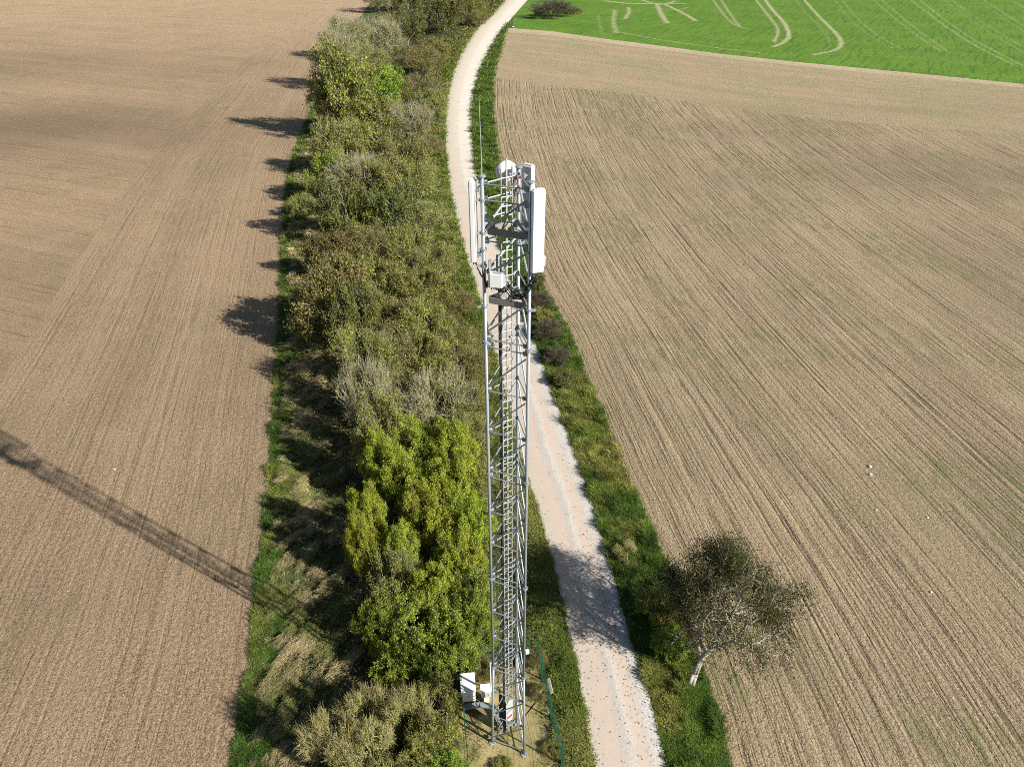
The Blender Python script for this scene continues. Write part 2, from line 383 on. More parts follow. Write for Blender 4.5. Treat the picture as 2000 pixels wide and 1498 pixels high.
def rough_edge(y, amp, seed):
    r = np.random.default_rng(seed); k = r.normal(size=len(y)); w = np.convolve(np.pad(r.normal(size=len(y)), 3, mode='edge'), np.ones(7) / 7, 'valid')
    return amp * (0.5 * k + 1.2 * w)

# left ploughed field: headland strip with rows along the hedge, and the main part worked across
yy = yspace(9, 700, 900); xe = field_l(yy) + rough_edge(yy, 0.13, 1) * np.clip(yy / 40, 1, 3)
tt = np.concatenate([[0], np.linspace(1.0, 26, 14), np.linspace(27, 420, 90)])
V = np.zeros((len(yy), len(tt), 3)); UV = np.zeros((len(yy), len(tt), 2))
sm = field_l(yy)
for j, t_ in enumerate(tt):
    x = (xe if t_ == 0 else sm) - t_
    V[:, j] = np.stack([x, yy, np.full(len(yy), 0.012)], 1)
    arc = np.concatenate([[0], np.cumsum(np.hypot(np.diff(sm), np.diff(yy)))])
    if t_ <= 26: UV[:, j] = np.stack([arc, np.full(len(yy), t_ * 0.95)], 1)
    else:
        c, s_ = math.cos(math.radians(22)), math.sin(math.radians(22))
        UV[:, j] = np.stack([x * c - yy * s_, x * s_ + yy * c], 1)
# two separate blocks so that the row directions do not blend
j0 = int(np.searchsorted(tt, 26.0)) + 1
A = V[:, :j0].reshape(-1, 3); B_ = V[:, j0 - 1:].copy()
xB = B_[:, 0, 0]; UVB = UV[:, j0 - 1:].copy()
c, s_ = math.cos(math.radians(22)), math.sin(math.radians(22))
UVB[:, 0] = np.stack([xB * c - yy * s_, xB * s_ + yy * c], 1)
qa = grid_quads(len(yy), j0)[:, ::-1]; qb = grid_quads(len(yy), len(tt) - j0 + 1)[:, ::-1] + len(A)
PL = np.concatenate([A, B_.reshape(-1, 3)])
def blot(P, spots):
    t_ = np.zeros(len(P))
    for x, y, rx, ry, k in spots:
        c0 = G(x, y); ex = abs(G(x + rx, y)[0] - c0[0]); ey = abs(G(x, y - ry)[1] - c0[1])
        t_ = np.maximum(t_, k * np.exp(-((P[:, 0] - c0[0]) / ex) ** 2 - ((P[:, 1] - c0[1]) / ey) ** 2))
    return t_
toneL = blot(PL, [(60, 248, 330, 42, .80), (360, 260, 150, 42, .5), (560, 235, 70, 38, .35), (150, 118, 260, 26, .55), (380, 130, 160, 24, .45), (0, 160, 90, 25, .3), (560, 240, 60, 40, .3), (80, 1150, 260, 160, .18), (20, 640, 120, 60, .2)])
brightenedL = np.maximum(blot(PL, [(100, 30, 500, 34, .9), (520, 40, 260, 45, .8), (60, 420, 200, 60, .45), (480, 420, 60, 110, .3)]), np.clip((PL[:, 1] - 290) / 120, 0, .9))  # far soil painted brighter to imitate grazing-view brightening, plus nearer pale patches
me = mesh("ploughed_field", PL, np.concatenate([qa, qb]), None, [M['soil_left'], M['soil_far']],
          np.concatenate([np.zeros(len(qa)), np.ones(len(qb))]), np.concatenate([UV[:, :j0].reshape(-1, 2), UVB.reshape(-1, 2)]), {"tone": toneL, "brightened": brightenedL})
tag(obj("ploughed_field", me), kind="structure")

# right field: tilled rows following the verge, a smooth headland, and the green crop beyond
def line_y(pts):
    w = np.array([G(*p)[:2] for p in pts]); w = w[np.argsort(w[:, 0])]
    def f(x):
        y = np.interp(x, w[:, 0], w[:, 1])
        y = np.where(x > w[-1, 0], w[-1, 1] + (x - w[-1, 0]) * (w[-1, 1] - w[-2, 1]) / (w[-1, 0] - w[-2, 0]), y)
        return np.where(x < w[0, 0], w[0, 1] + (x - w[0, 0]) * (w[1, 1] - w[0, 1]) / (w[1, 0] - w[0, 0]), y)
    return f
head_y = line_y([(962, 152), (1080, 170), (1180, 180), (1300, 195), (1440, 215), (1600, 235), (1800, 250), (2000, 268)])
crop_y = line_y([(988, 55), (1080, 62), (1170, 75), (1250, 85), (1400, 105), (1560, 122), (1800, 145), (2000, 165)])
tt = np.concatenate([[0, .6, 1.5], np.linspace(3, 260, 150)])
def solve(fn, t_):
    y = 150.0
    for _ in range(40): y = 0.5 * y + 0.5 * float(fn(field_r(y) + bend(y, t_) + t_))
    return y
def bend(y, t_): return t_ * 0.00045 * np.clip(y - 60, 0, 400)      # rows fan out a little with distance
N1, N2 = 420, 60
P1 = np.zeros((N1, len(tt), 3)); U1 = np.zeros((N1, len(tt), 2)); P2 = np.zeros((N2, len(tt), 3)); U2 = np.zeros((N2, len(tt), 2))
yfs = yspace(8, 420, 500); kf = np.exp(-.5 * (np.arange(-120, 121) / 48.) ** 2); kf /= kf.sum(); xfs = np.convolve(np.pad(field_r(yfs) + .0, 120, mode='reflect', reflect_type='odd'), kf, 'valid')
row_x = lambda y, t_: field_r(y) * math.exp(-t_ / 9) + np.interp(y, yfs, xfs) * (1 - math.exp(-t_ / 9)) + t_
yg = yspace(9, 330, N1); ed = rough_edge(yg, 0.13, 2) * np.clip(yg / 40, 1, 3)
for j, t_ in enumerate(tt):
    yh = solve(head_y, t_); yc = solve(crop_y, t_)
    y1 = yspace(9, yh, N1); x1 = row_x(y1, t_) + bend(y1, t_) + (np.interp(y1, yg, ed) if t_ == 0 else 0)
    P1[:, j] = np.stack([x1, y1, np.full(N1, .012)], 1); U1[:, j] = np.stack([y1, np.full(N1, t_ * 1.02)], 1)
    y2 = np.linspace(yh, yc, N2); x2 = row_x(y2, t_) + bend(y2, t_) + (np.interp(y2, yg, ed) if t_ == 0 else 0)
    P2[:, j] = np.stack([x2, y2, np.full(N2, .012)], 1); U2[:, j] = np.stack([x2 - 0.35 * y2 * 0, np.linspace(0, 60, N2) + (yc - yh - 60) * 0], 1)
q1 = grid_quads(N1, len(tt)); q2 = grid_quads(N2, len(tt)) + N1 * len(tt)
PR = np.concatenate([P1.reshape(-1, 3), P2.reshape(-1, 3)])
toneR = blot(PR, [(1850, 330, 420, 50, .5), (1450, 255, 220, 28, .35), (1950, 520, 160, 110, .45), (1480, 620, 90, 110, .25), (1950, 900, 130, 200, .35), (1750, 1350, 250, 150, .25), (1700, 215, 300, 12, .25)])
me = mesh("tilled_field", PR, np.concatenate([q1, q2]), None, [M['soil_right'], M['soil_head'], M['soil_rim']],
          np.concatenate([np.zeros(len(q1)), np.where(np.arange(len(q2)) // (len(tt) - 1) >= N2 - 8, 2, 1)]), np.concatenate([U1.reshape(-1, 2), U2.reshape(-1, 2)]), {"tone": toneR})
tag(obj("tilled_field", me), kind="structure")

Zc = lambda x, y: (960 + x / 1.923, y / 1.923)
TRK = [([(1020, -10), (1055, 40), (1100, 85), (1120, 130), (1110, 155), (1060, 177)], .75, 1.0), ([(985, -10), (1035, 55), (1070, 95), (1078, 130), (1060, 160)], .7, .8),
       ([(1165, -10), (1230, 65), (1290, 120), (1320, 160), (1300, 190), (1210, 207)], .7, .95), ([(1130, -10), (1200, 70), (1250, 120), (1275, 165), (1260, 188)], .6, .5),
       ([(855, -10), (900, 60), (932, 100)], .7, .75), ([(825, -10), (870, 55), (910, 95), (965, 112)], .7, .7),
       ([(1310, -10), (1370, 70), (1440, 130), (1540, 185)], .6, .55), ([(1282, -10), (1340, 70), (1410, 130), (1510, 185)], .6, .5),
       ([(1420, -10), (1560, 110), (1690, 195)], .6, .6), ([(1452, -10), (1592, 110), (1722, 200)], .6, .6),
       ([(1560, -10), (1690, 90), (1800, 165), (1960, 245)], .6, .65), ([(1592, -10), (1722, 92), (1832, 165), (1990, 245)], .6, .62),
       ([(1680, -10), (1830, 100), (2000, 200)], .6, .5), ([(1712, -10), (1862, 100), (2020, 190)], .6, .55), ([(1830, -10), (2010, 105)], .6, .6), ([(1800, -10), (2010, 125)], .6, .5),
       ([(1930, -10), (2010, 35)], .6, .6), ([(500, 120), (700, 152), (1000, 185), (1210, 207), (1500, 210), (1760, 232), (2010, 255)], .5, .5),
       ([(470, 120), (640, 152), (850, 182), (1010, 200)], .6, .75), ([(430, 5), (520, 16), (600, 15), (720, 14)], 1.6, .95), ([(620, 15), (640, 60), (660, 88)], 1.1, .9),
       ([(655, 20), (720, 50), (768, 80)], 1.0, .9), ([(465, 40), (455, 80), (470, 125)], 1.2, .7), ([(515, 30), (518, 50), (500, 72)], 1.0, .8), ([(545, -5), (640, 25), (690, 5)], 1.2, .8),
       ([(600, 30), (700, 40), (735, 30)], .8, .7), ([(400, 60), (415, 130)], 1.0, .5), ([(860, 130), (960, 160), (1080, 178)], .5, .4)]
gx = np.linspace(0.5, 420, 520); gy = np.linspace(0, 1, 260) ** 1.5
X = np.repeat(gx[None], 260, 0); Y0 = crop_y(gx)[None]; Y = Y0 + (760 - Y0) * gy[:, None]
Y[0] += RNG.normal(0, .25, len(gx))
xs = X.ravel(); ys = Y.ravel(); bare = np.zeros(len(xs))
for pts, wd, k in TRK:
    w = np.array([G(*Zc(*p))[:2] for p in pts])
    w = w[w[:, 1] < 700]
    for _ in range(2):                                  # round the corners
        q = np.empty((2 * len(w) - 2, 2)); q[0::2] = .75 * w[:-1] + .25 * w[1:]; q[1::2] = .25 * w[:-1] + .75 * w[1:]; w = np.concatenate([w[:1], q, w[-1:]])
    for a, b in zip(w[:-1], w[1:]):
        d = b - a; L2 = d @ d + 1e-9
        tpar = np.clip(((xs - a[0]) * d[0] + (ys - a[1]) * d[1]) / L2, 0, 1)
        dist = np.hypot(xs - a[0] - tpar * d[0], ys - a[1] - tpar * d[1])
        bare = np.maximum(bare, k * np.exp(-(dist / (wd * 1.5)) ** 2))
UVc = np.stack([xs * .5 + ys * .87, xs * .87 - ys * .5], 1)
me = mesh("crop_field", np.stack([xs, ys, np.full(len(xs), .016)], 1), grid_quads(260, 520), None, M['crop'], None, UVc, {"bare": bare})
tag(obj("crop_field", me), kind="structure")

# chalk track
yy = yspace(9, 620, 2600); L_ = road_l(yy); R_ = road_r(yy)
nv = 9; fr = np.linspace(0, 1, nv); V = np.zeros((len(yy), nv, 3)); UV = np.zeros((len(yy), nv, 2))
el = rough_edge(yy, .05, 5) * np.clip(yy / 60, 1, 2); er = rough_edge(yy, .05, 6) * np.clip(yy / 60, 1, 2)
for j, f in enumerate(fr):
    x = L_ + (R_ - L_) * f + (el if j == 0 else 0) + (er if j == nv - 1 else 0)
    V[:, j] = np.stack([x, yy, np.full(len(yy), .022 + .05 * (1 - (2 * f - 1) ** 2))], 1); UV[:, j] = np.stack([yy, np.full(len(yy), f)], 1)
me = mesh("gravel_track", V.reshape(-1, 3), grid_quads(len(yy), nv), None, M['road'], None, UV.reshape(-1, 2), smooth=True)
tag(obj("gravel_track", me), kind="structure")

# mast compound ground
pad = MB(); pp = [(-2.75, 17.6), (2.55, 17.2), (2.35, 20.5), (1.85, 24.0), (1.45, 25.6), (-2.9, 25.2)]
rp = []
for a, b in zip(pp, pp[1:] + pp[:1]):
    for k in range(14):
        f = k / 14; rp.append((a[0] + (b[0] - a[0]) * f + RNG.normal(0, .05), a[1] + (b[1] - a[1]) * f + RNG.normal(0, .05)))
pad.add([(x, y, .008) for x, y in rp] + [(-.2, 21.3, .008)], None, [(i, (i + 1) % len(rp), len(rp)) for i in range(len(rp))])
tag(pad.build("compound_ground", M['pad']), kind="structure")

# ------------------------------------------------------------------ lattice mast
LEG = {'L': (-.90, 21.05), 'R': (.55, 20.50), 'B': (.21, 22.00)}
CEN = np.array([sum(v[0] for v in LEG.values()) / 3, sum(v[1] for v in LEG.values()) / 3])
def legp(k, z):
    p = np.array(LEG[k]); s = 1 + max(0, (6.5 - z) / 6.5) * 0.16
    q = CEN + (p - CEN) * s; return np.array([q[0], q[1], z])
mast = empty("lattice_mast", (CEN[0], CEN[1], 0), "tall galvanised triangular lattice mast rising from the fenced compound beside the track", "mast")
MO = (CEN[0], CEN[1], 0)
FL = [6.45, 12.65, 18.55, 24.4]
for k in 'LRB':
    m = MB(); m.path([legp(k, .02), legp(k, 6.5), legp(k, 30.05)], .061, 14)
    lg = m.build("leg", M['galv'], mast, True, MO)
    for z in FL:
        f = MB(); p = legp(k, z); f.tubes([p - [0, 0, .055], p + [0, 0, .01]], [p - [0, 0, .01], p + [0, 0, .055]], .115, .115, 14)
        for a in range(8):
            q = p + np.array([math.cos(a * .785) * .092, math.sin(a * .785) * .092, 0]); f.tubes(q - [0, 0, .085], q + [0, 0, .085], .011, .011, 6)
        f.build("flange", M['galv'], lg, False, MO)
    f = MB(); p = legp(k, 30.05); f.tubes(p, p + [0, 0, .04], .12, .12, 14); f.tubes(p + [0, 0, .04], p + [0, 0, .06], .10, .06, 12); f.build("cap_plate", M['galv'], lg, False, MO)
    f = MB(); p = legp(k, 0); f.box(p + [0, 0, .05], (.30, .30, .04), .4, .008)
    for a in range(4):
        q = p + np.array([math.cos(a * 1.571 + .785) * .2, math.sin(a * 1.571 + .785) * .15, .06]); f.tubes(q, q + [0, 0, .10], .018, .018, 6)
    f.build("base_plate", M['galv_dull'], lg, False, MO)

def between(a, za, b, zb, inset=.08):
    A = legp(a, za); B = legp(b, zb); d = B - A; d /= np.linalg.norm(d); return A + d * inset, B - d * inset
def gusset(m, k, z, toward, rr=.03):
    p = legp(k, z); q = legp(toward, z); d = q - p; d /= np.linalg.norm(d); n = math.atan2(d[1], d[0]); m.box(p + d * .13, (.13, .018, .17), n)
FACES = [('L', 'R'), ('R', 'B'), ('L', 'B')]
HZ = [.32, 2.45, 4.52, 6.30, 6.62, 8.68, 10.47, 12.50, 12.82, 14.72, 16.55, 18.38, 18.74, 20.58, 22.40, 24.22, 24.52, 26.55, 28.05, 28.75, 29.35, 29.84]
for fi, (a, b) in enumerate(FACES):
    for z in HZ:
        if z > 29 and z < 29.5 and fi == 1: continue
        m = MB(); P, Q = between(a, z, b, z); m.tubes(P, Q, .025, .025, 8)
        gusset(m, a, z, b); gusset(m, b, z, a)
        for e in (P, Q): m.tubes(e - [0, 0, .03], e + [0, 0, .03], .024, .024, 6)
        m.build("horizontal_brace", M['galv'], mast, False, MO)
    D = [(.32, 2.45), (2.45, 4.52), (4.52, 6.30), (6.62, 8.68), (8.68, 10.47), (10.47, 12.50), (12.82, 14.72), (14.72, 16.55), (16.55, 18.38), (18.74, 20.58), (20.58, 22.40), (22.40, 24.22), (24.60, 26.25), (26.75, 28.0), (28.2, 29.72)]
    for z0, z1 in D:
        m = MB(); P, Q = between(a, z0 + .14, b, z1 - .12, .13); r = .028 if z0 < 24 else .037; m.tubes(P, Q, r, r, 8)
        m.build("diagonal_brace", M['galv'], mast, False, MO)

# ladder inside the mast
lad = np.array([-.17, 21.60]); ldir = np.array([.90, .43]); ldir /= np.linalg.norm(ldir); ln = np.array([-ldir[1], ldir[0]])
def lp(s, z, n=0.0): q = lad + ldir * s + ln * n; return np.array([q[0], q[1], z])
m = MB(); m.tubes([lp(-.19, .3), lp(.19, .3)], [lp(-.19, 30.15), lp(.19, 30.25)], .021, .021, 8); ladder = m.build("ladder", M['galv_dull'], mast, False, MO)
m = MB(); m.box(lp(0, 15.3), (.05, .035, 30.3), math.atan2(ldir[1], ldir[0])); m.build("safety_rail", M['galv_dull'], ladder, False, MO)
rung_me = None
for i in range(100):
    z = .55 + i * .296
    if rung_me is None:
        r = MB(); r.tubes(np.r_[ldir * -.185, 0], np.r_[ldir * .185, 0], .0165, .0165, 6); o = r.build("rung", M['galv'], ladder); rung_me = o.data
    else: o = obj("rung", rung_me, ladder)
    o.location = (lad[0] - CEN[0], lad[1] - CEN[1], z)
m = MB()
for z in np.arange(1.5, 30, 3.05):
    m.tubes([lp(-.19, z), lp(.19, z)], [legp('L', z) * .55 + legp('B', z) * .45, legp('B', z) * .8 + legp('L', z) * .2], .018, .018, 6)
m.build("ladder_bracket", M['galv_dull'], ladder, False, MO)
m = MB()
for k in range(5): 
    pts = [lp(-.30 + .03 * (k % 3), z, -.03 + .035 * (k // 3)) + np.r_[RNG.normal(0, .006, 2), 0] for z in np.linspace(.25, 26.6, 28)]
    m.path(pts, .021, 6)
m.build("cable_bundle", M['black'], mast, True, MO)
m = MB(); m.box(lp(.0, 2.05, -.06), (.40, .03, 1.75), math.atan2(ldir[1], ldir[0]), .006); grd = m.build("climb_guard", M['mid_grey'], mast, False, MO)
m = MB(); m.box(lp(-.23, 1.75, .28), (.035, .85, 2.5), math.atan2(ldir[1], ldir[0]), .006); m.build("side_panel", M['black'], grd, False, MO)
m = MB(); m.box(lp(.03, 1.52, -.083), (.26, .012, .62), math.atan2(ldir[1], ldir[0])); sg = m.build("warning_sign", M['sign_white'], grd, False, MO)
m = MB(); w0 = [lp(-.10, 1.62, -.0905), lp(.16, 1.82, -.0905), lp(.16, 1.60, -.0905), lp(-.10, 1.40, -.0905)]; w1 = [p + np.r_[ln * -.004, 0] for p in w0]
m.add(w0 + w1, [(0, 1, 2, 3), (4, 7, 6, 5), (0, 4, 5, 1), (1, 5, 6, 2), (2, 6, 7, 3), (3, 7, 4, 0)]); m.build("red_stripe", M['red_paint'], sg, False, MO)

# two working platforms: dark channel frame, pale deck with a hatch cut at the ladder
for z in (28.36, 25.98):
    def inn(k, s): p = np.array(LEG[k]); q = CEN + (p - CEN) * s; return q
    l_, r_, b_ = inn('L', .88), inn('R', .88), inn('B', .88)
    m = MB()
    for a, b in ((l_, r_), (r_, b_), (l_, b_)):
        d = b - a; n = math.atan2(d[1], d[0]); c = (a + b) / 2; m.box((c[0], c[1], z), (np.linalg.norm(d) - .12, .045, .22), n)
    pf = m.build("platform", M['channel'], mast, False, MO)
    m = MB(); h0 = l_ * .40 + r_ * .60; h1 = r_; h2 = b_ * .72 + r_ * .28; h3 = (r_ + b_ + h0) / 3
    m.prism([tuple(h0), tuple(h1 * .96 + CEN * .04), tuple(h2), tuple(h3 - ldir * .12)], z + .02, z + .05)
    m.build("deck", M['deck'], pf, False, MO)
    m = MB(); m.prism([tuple(l_ * .94 + CEN * .06), tuple(l_ * .70 + r_ * .30), tuple(l_ * .66 + b_ * .34)], z + .02, z + .05); m.build("deck", M['channel'], pf, False, MO)

m = MB(); p = legp('L', 30.1); m.tubes([p, p + [0, 0, .5]], [p + [-.003, 0, .5], p + [-.03, .03, 2.2]], [.020, .012], [.016, .007], 8); m.build("lightning_rod", M['galv_dull'], mast, False, MO)
m = MB()
for k, zz in (('L', (29.35, 28.3, 27.75, 27.2, 25.75)), ('R', (29.4, 27.9, 25.9)), ('B', (29.3, 27.6))):
    for z in zz:
        p = legp(k, z); m.tubes(p - [0, 0, .04], p + [0, 0, .04], .10, .10, 10); m.box(p + [(-.16 if k == 'L' else .14), -.03, 0], (.16, .06, .07), .2)
m.build("mounting_clamp", M['galv'], mast, False, MO)
# loose feeder tails around the upper platform
def droop(a, b, sag, r=.017):
    a, b = np.array(a, float), np.array(b, float); t = np.linspace(0, 1, 12)[:, None]
    pts = a + (b - a) * t; pts[:, 2] -= (sag * 4 * t * (1 - t))[:, 0]; pts[1:-1] += RNG.normal(0, .012, (10, 3)); q = MB(); q.path(pts, r, 6); q.build("feeder_cable", M['black'], mast, True, MO)
for k in range(8):
    droop((.72 + RNG.normal(0, .05), 20.26 + RNG.normal(0, .03), 27.18), (-.15 + RNG.normal(0, .06), 21.2 + RNG.normal(0, .1), 26.45 + RNG.normal(0, .1)), .35 + RNG.uniform(0, .3), .016)
for k in range(3): droop((-1.18, 21.15, 27.3), (-.86, 21.0, 26.75), .12)
for k in range(6): droop((-.62 + .1 * k, 20.75, 26.62), (-.35 + RNG.normal(0, .1), 21.4, 26.25), .10 + .05 * (k % 3), .014)
for k in range(4): droop((.55 + RNG.normal(0, .05), 20.62, 27.2), (.2, 21.5, 25.9), .45, .015)
for k in range(3): droop((-.95, 20.93, 27.1), (-.80, 20.95, 26.45), .0, .014)
m = MB(); m.tubes([(-.36, 20.95, 26.9), (-.48, 21.2, 26.9)], [(-.36, 20.95, 27.55), (-.48, 21.2, 27.5)], .035, .035, 8); m.box((-.70, 20.93, 27.25), (.09, .05, .42), .3); m.build("equipment_bracket", M['galv'], mast, False, MO)
m = MB(); p = legp('R', 8.4); m.box(p + [.14, -.02, 0], (.18, .14, .22), .2, .02); m.build("junction_box", M['sign_white'], mast, False, MO)
m = MB(); p = np.array([.12, 22.0, 29.55])
for k in range(4): m.box(p + [RNG.normal(0, .07), -.14 + RNG.normal(0, .05), -.32 + .2 * k], (.13, .10, .09), RNG.uniform(0, 1), .01)
m.build("pole_clamp", M['red_box'], mast, False, MO)

# antennas and radio gear hung on the mast
def panel_antenna(name, c, size, ang, label, tilt=0.0, lip=False, group="panel antennas on the mast"):
    """ang = heading of the antenna face, degrees from +x"""
    e = empty(name, (c[0], c[1], c[2] - size[2] / 2), label, "antenna", group, math.radians(ang) + math.pi / 2); e.rotation_euler.x = tilt
    W, Dp, Hh = size
    m = MB(); m.box((0, 0, Hh / 2), (W, Dp, Hh), 0, .05)
    m.build("radome", M['white'], e)
    m = MB(); m.box((0, Dp / 2 + .006, Hh / 2), (W * .86, .03, Hh * .96), 0, .008); m.build("back_plate", M['mid_grey'], e)
    m = MB(); m.box((0, 0, Hh + .008), (W * .80, Dp * .66, .02), 0, .006); m.build("top_cap", M['light_grey'], e)
    m = MB()
    for i in range(6): m.tubes((-W * .35 + i * W * .14, .0, .02), (-W * .35 + i * W * .14, .0, -.07), .016, .016, 8)
    m.build("connector", M['black'], e)
    m = MB()
    for z in (.25, Hh - .3): m.box((0, Dp / 2 + .08, z), (.10, .13, .06)); m.tubes((0, Dp / 2 + .13, z - .07), (0, Dp / 2 + .13, z + .07), .05, .05, 10)
    m.build("bracket", M['galv'], e)
    if lip:
        m = MB(); m.box((W / 2 + .02, .02, .36), (.07, Dp * .8, .34), 0, .02); m.build("side_cover", M['white'], e)
    return e
panel_antenna("panel_antenna", (.77, 20.28, 28.62), (.40, .17, 2.62), -73, "wide white panel antenna facing the right-hand field, nearest on the mast", 0, True)
panel_antenna("panel_antenna", (-1.20, 21.08, 28.66), (.40, .17, 2.62), 172, "narrow-looking white panel antenna seen edge-on at the mast's left leg")
panel_antenna("panel_antenna", (.52, 22.28, 28.75), (.42, .17, 2.62), 52, "white panel antenna showing its grey back behind the mast's rear leg")

dish = empty("microwave_dish", (-.16, 22.42, 29.78), "round white microwave dish behind the mast top beside the ladder", "dish antenna")
ax = Vector((-.35, .93, .02)).normalized()
m = MB(); pr = [(0.0, -.20)] + [(.33 * math.sin(a), -.20 * math.cos(a)) for a in np.linspace(.12, 1.5, 10)] + [(.345, .0), (.345, .12), (.33, .13)]
m.lathe(pr, (0, 0, 0), ax, 32); m.build("reflector", M['white'], dish, True)
m = MB(); pr = [(.33, .13)] + [(.33 * math.cos(a), .13 + .10 * math.sin(a)) for a in np.linspace(.1, 1.57, 8)]; m.lathe(pr, (0, 0, 0), ax, 32); m.build("radome", M['white'], dish, True)
m = MB(); b = -np.array(ax) * .2; m.tubes(b, b - np.array(ax) * .16, .075, .075, 12); m.box(tuple(b - np.array(ax) * .2), (.16, .13, .16), .35, .02); m.build("radio_head", M['light_grey'], dish)
m = MB(); m.path([b - np.array(ax) * .2, np.array([.25, -.30, -.1]), np.array([.45, -.42, -.1])], .035, 8); m.tubes((.17, -.30, -.9), (.17, -.30, .25), .04, .04, 10); m.build("mount", M['galv'], dish)

rru = empty("radio_unit", (-.50, 20.66, 26.62), "pale grey radio box clamped low on the mast's left leg above the lower platform", "radio unit", None, math.radians(-8))
m = MB(); m.box((0, 0, .26), (.44, .20, .50), 0, .03); m.build("housing", M['light_grey'], rru)
m = MB(); m.box((-.02, .14, .25), (.46, .09, .48), 0, .01)
for i in range(9): m.box((-.22 + i * .05, .21, .25), (.012, .07, .46))
m.build("heat_sink", M['mid_grey'], rru)
m = MB(); m.box((-.235, .02, .25), (.02, .22, .46)); m.build("side_vent", M['channel'], rru)
m = MB()
for i in range(5): m.tubes((-.16 + .08 * i, 0, .015), (-.16 + .08 * i, 0, -.08), .018, .018, 8)
m.build("connector", M['black'], rru)
m = MB(); m.box((.05, -.02, .512), (.30, .12, .012)); m.build("sun_shield", M['galv_dull'], rru)

# compound equipment
cab = empty("equipment_cabinet", (-2.42, 23.5, 0), "large white flat-roofed equipment cabinet against the left fence of the compound", "cabinet", None, math.radians(7))
m = MB(); m.box((0, 0, 1.10), (.74, 1.04, .92), 0, .015); m.build("body", M['white'], cab)
m = MB(); m.box((0, -.01, 1.595), (.82, 1.17, .06), 0, .015); m.build("roof", M['white'], cab)
for s in (-1, 1):
    m = MB(); m.box((s * .185, -.528, 1.10), (.345, .016, .84), 0, .004); d = m.build("door", M['white'], cab)
    m = MB(); m.box((-s * .13 + s * 0, -.545, 1.1) if False else (s * .04, -.548, 1.1), (.02, .022, .14)); m.build("handle", M['galv_dull'], d)
m = MB()
for sx in (-.32, .32):
    for sy in (-.45, .45): m.box((sx, sy, .32), (.06, .06, .62))
m.box((0, -.45, .60), (.7, .06, .06)); m.box((0, .45, .60), (.7, .06, .06)); m.build("stand", M['galv_dull'], cab)
m = MB()
for i in range(6): m.box((.372, -.3 + .12 * i, 1.3), (.012, .05, .3))
m.build("vent", M['mid_grey'], cab)

cb2 = empty("power_cabinet", (-1.46, 23.42, 0), "small pale grey power cabinet on a stand between the white cabinet and the mast", "cabinet", None, math.radians(8))
m = MB(); m.box((0, 0, .92), (.50, .46, .50), 0, .015); m.build("body", M['light_grey'], cb2)
m = MB(); m.box((0, -.01, 1.19), (.56, .54, .04), 0, .01); m.build("roof", M['white'], cb2)
m = MB(); m.box((0, -.238, .90), (.42, .014, .40), 0, .004); d = m.build("door", M['mid_grey'], cb2)
m = MB(); m.box((.15, -.252, .90), (.02, .02, .09)); m.build("handle", M['channel'], d)
m = MB(); m.box((.03, 0, .33), (.30, .30, .66), 0, .01); m.build("pedestal", M['board'], cb2)

tray = MB(); tp = [(-2.66, 22.83), (-1.80, 22.98), (-1.10, 22.92), (-.80, 22.5), (-.50, 21.75)]
for a, b in zip(tp[:-1], tp[1:]):
    a = np.array(a); b = np.array(b); d = b - a; n = math.atan2(d[1], d[0]); c = (a + b) / 2; L0 = np.linalg.norm(d) + .05
    tray.box((c[0], c[1], .30), (L0, .26, .014), n)
    nn = np.array([-d[1], d[0]]) / np.linalg.norm(d) * .138
    for s in (-1, 1): tray.box((c[0] + s * nn[0], c[1] + s * nn[1], .325), (L0, .016, .07), n)
tr = tray.build("cable_tray", M['galv'])
tag(tr, "low galvanised cable tray running from the cabinets to the mast ladder", "cable tray")
m = MB()
for x, y in tp: m.tubes((x, y, 0), (x, y, .29), .025, .025, 8); m.box((x, y, .012), (.14, .14, .016))
m.build("support", M['galv_dull'], tr)

pole = empty("instrument_pole", (-1.18, 23.98, 0), "thin pale pole with a small sensor head behind the mast's left leg", "pole")
m = MB(); m.tubes((0, 0, 0), (0, 0, 2.55), .028, .024, 8); m.build("shaft", M['sign_white'], pole)
m = MB(); m.lathe([(.0, .12), (.05, .10), (.06, .03), (.06, 0), (0, 0)], (0, 0, 2.55), (0, 0, 1), 14); m.box((0, -.02, 2.45), (.10, .06, .10)); m.build("sensor_head", M['mid_grey'], pole)

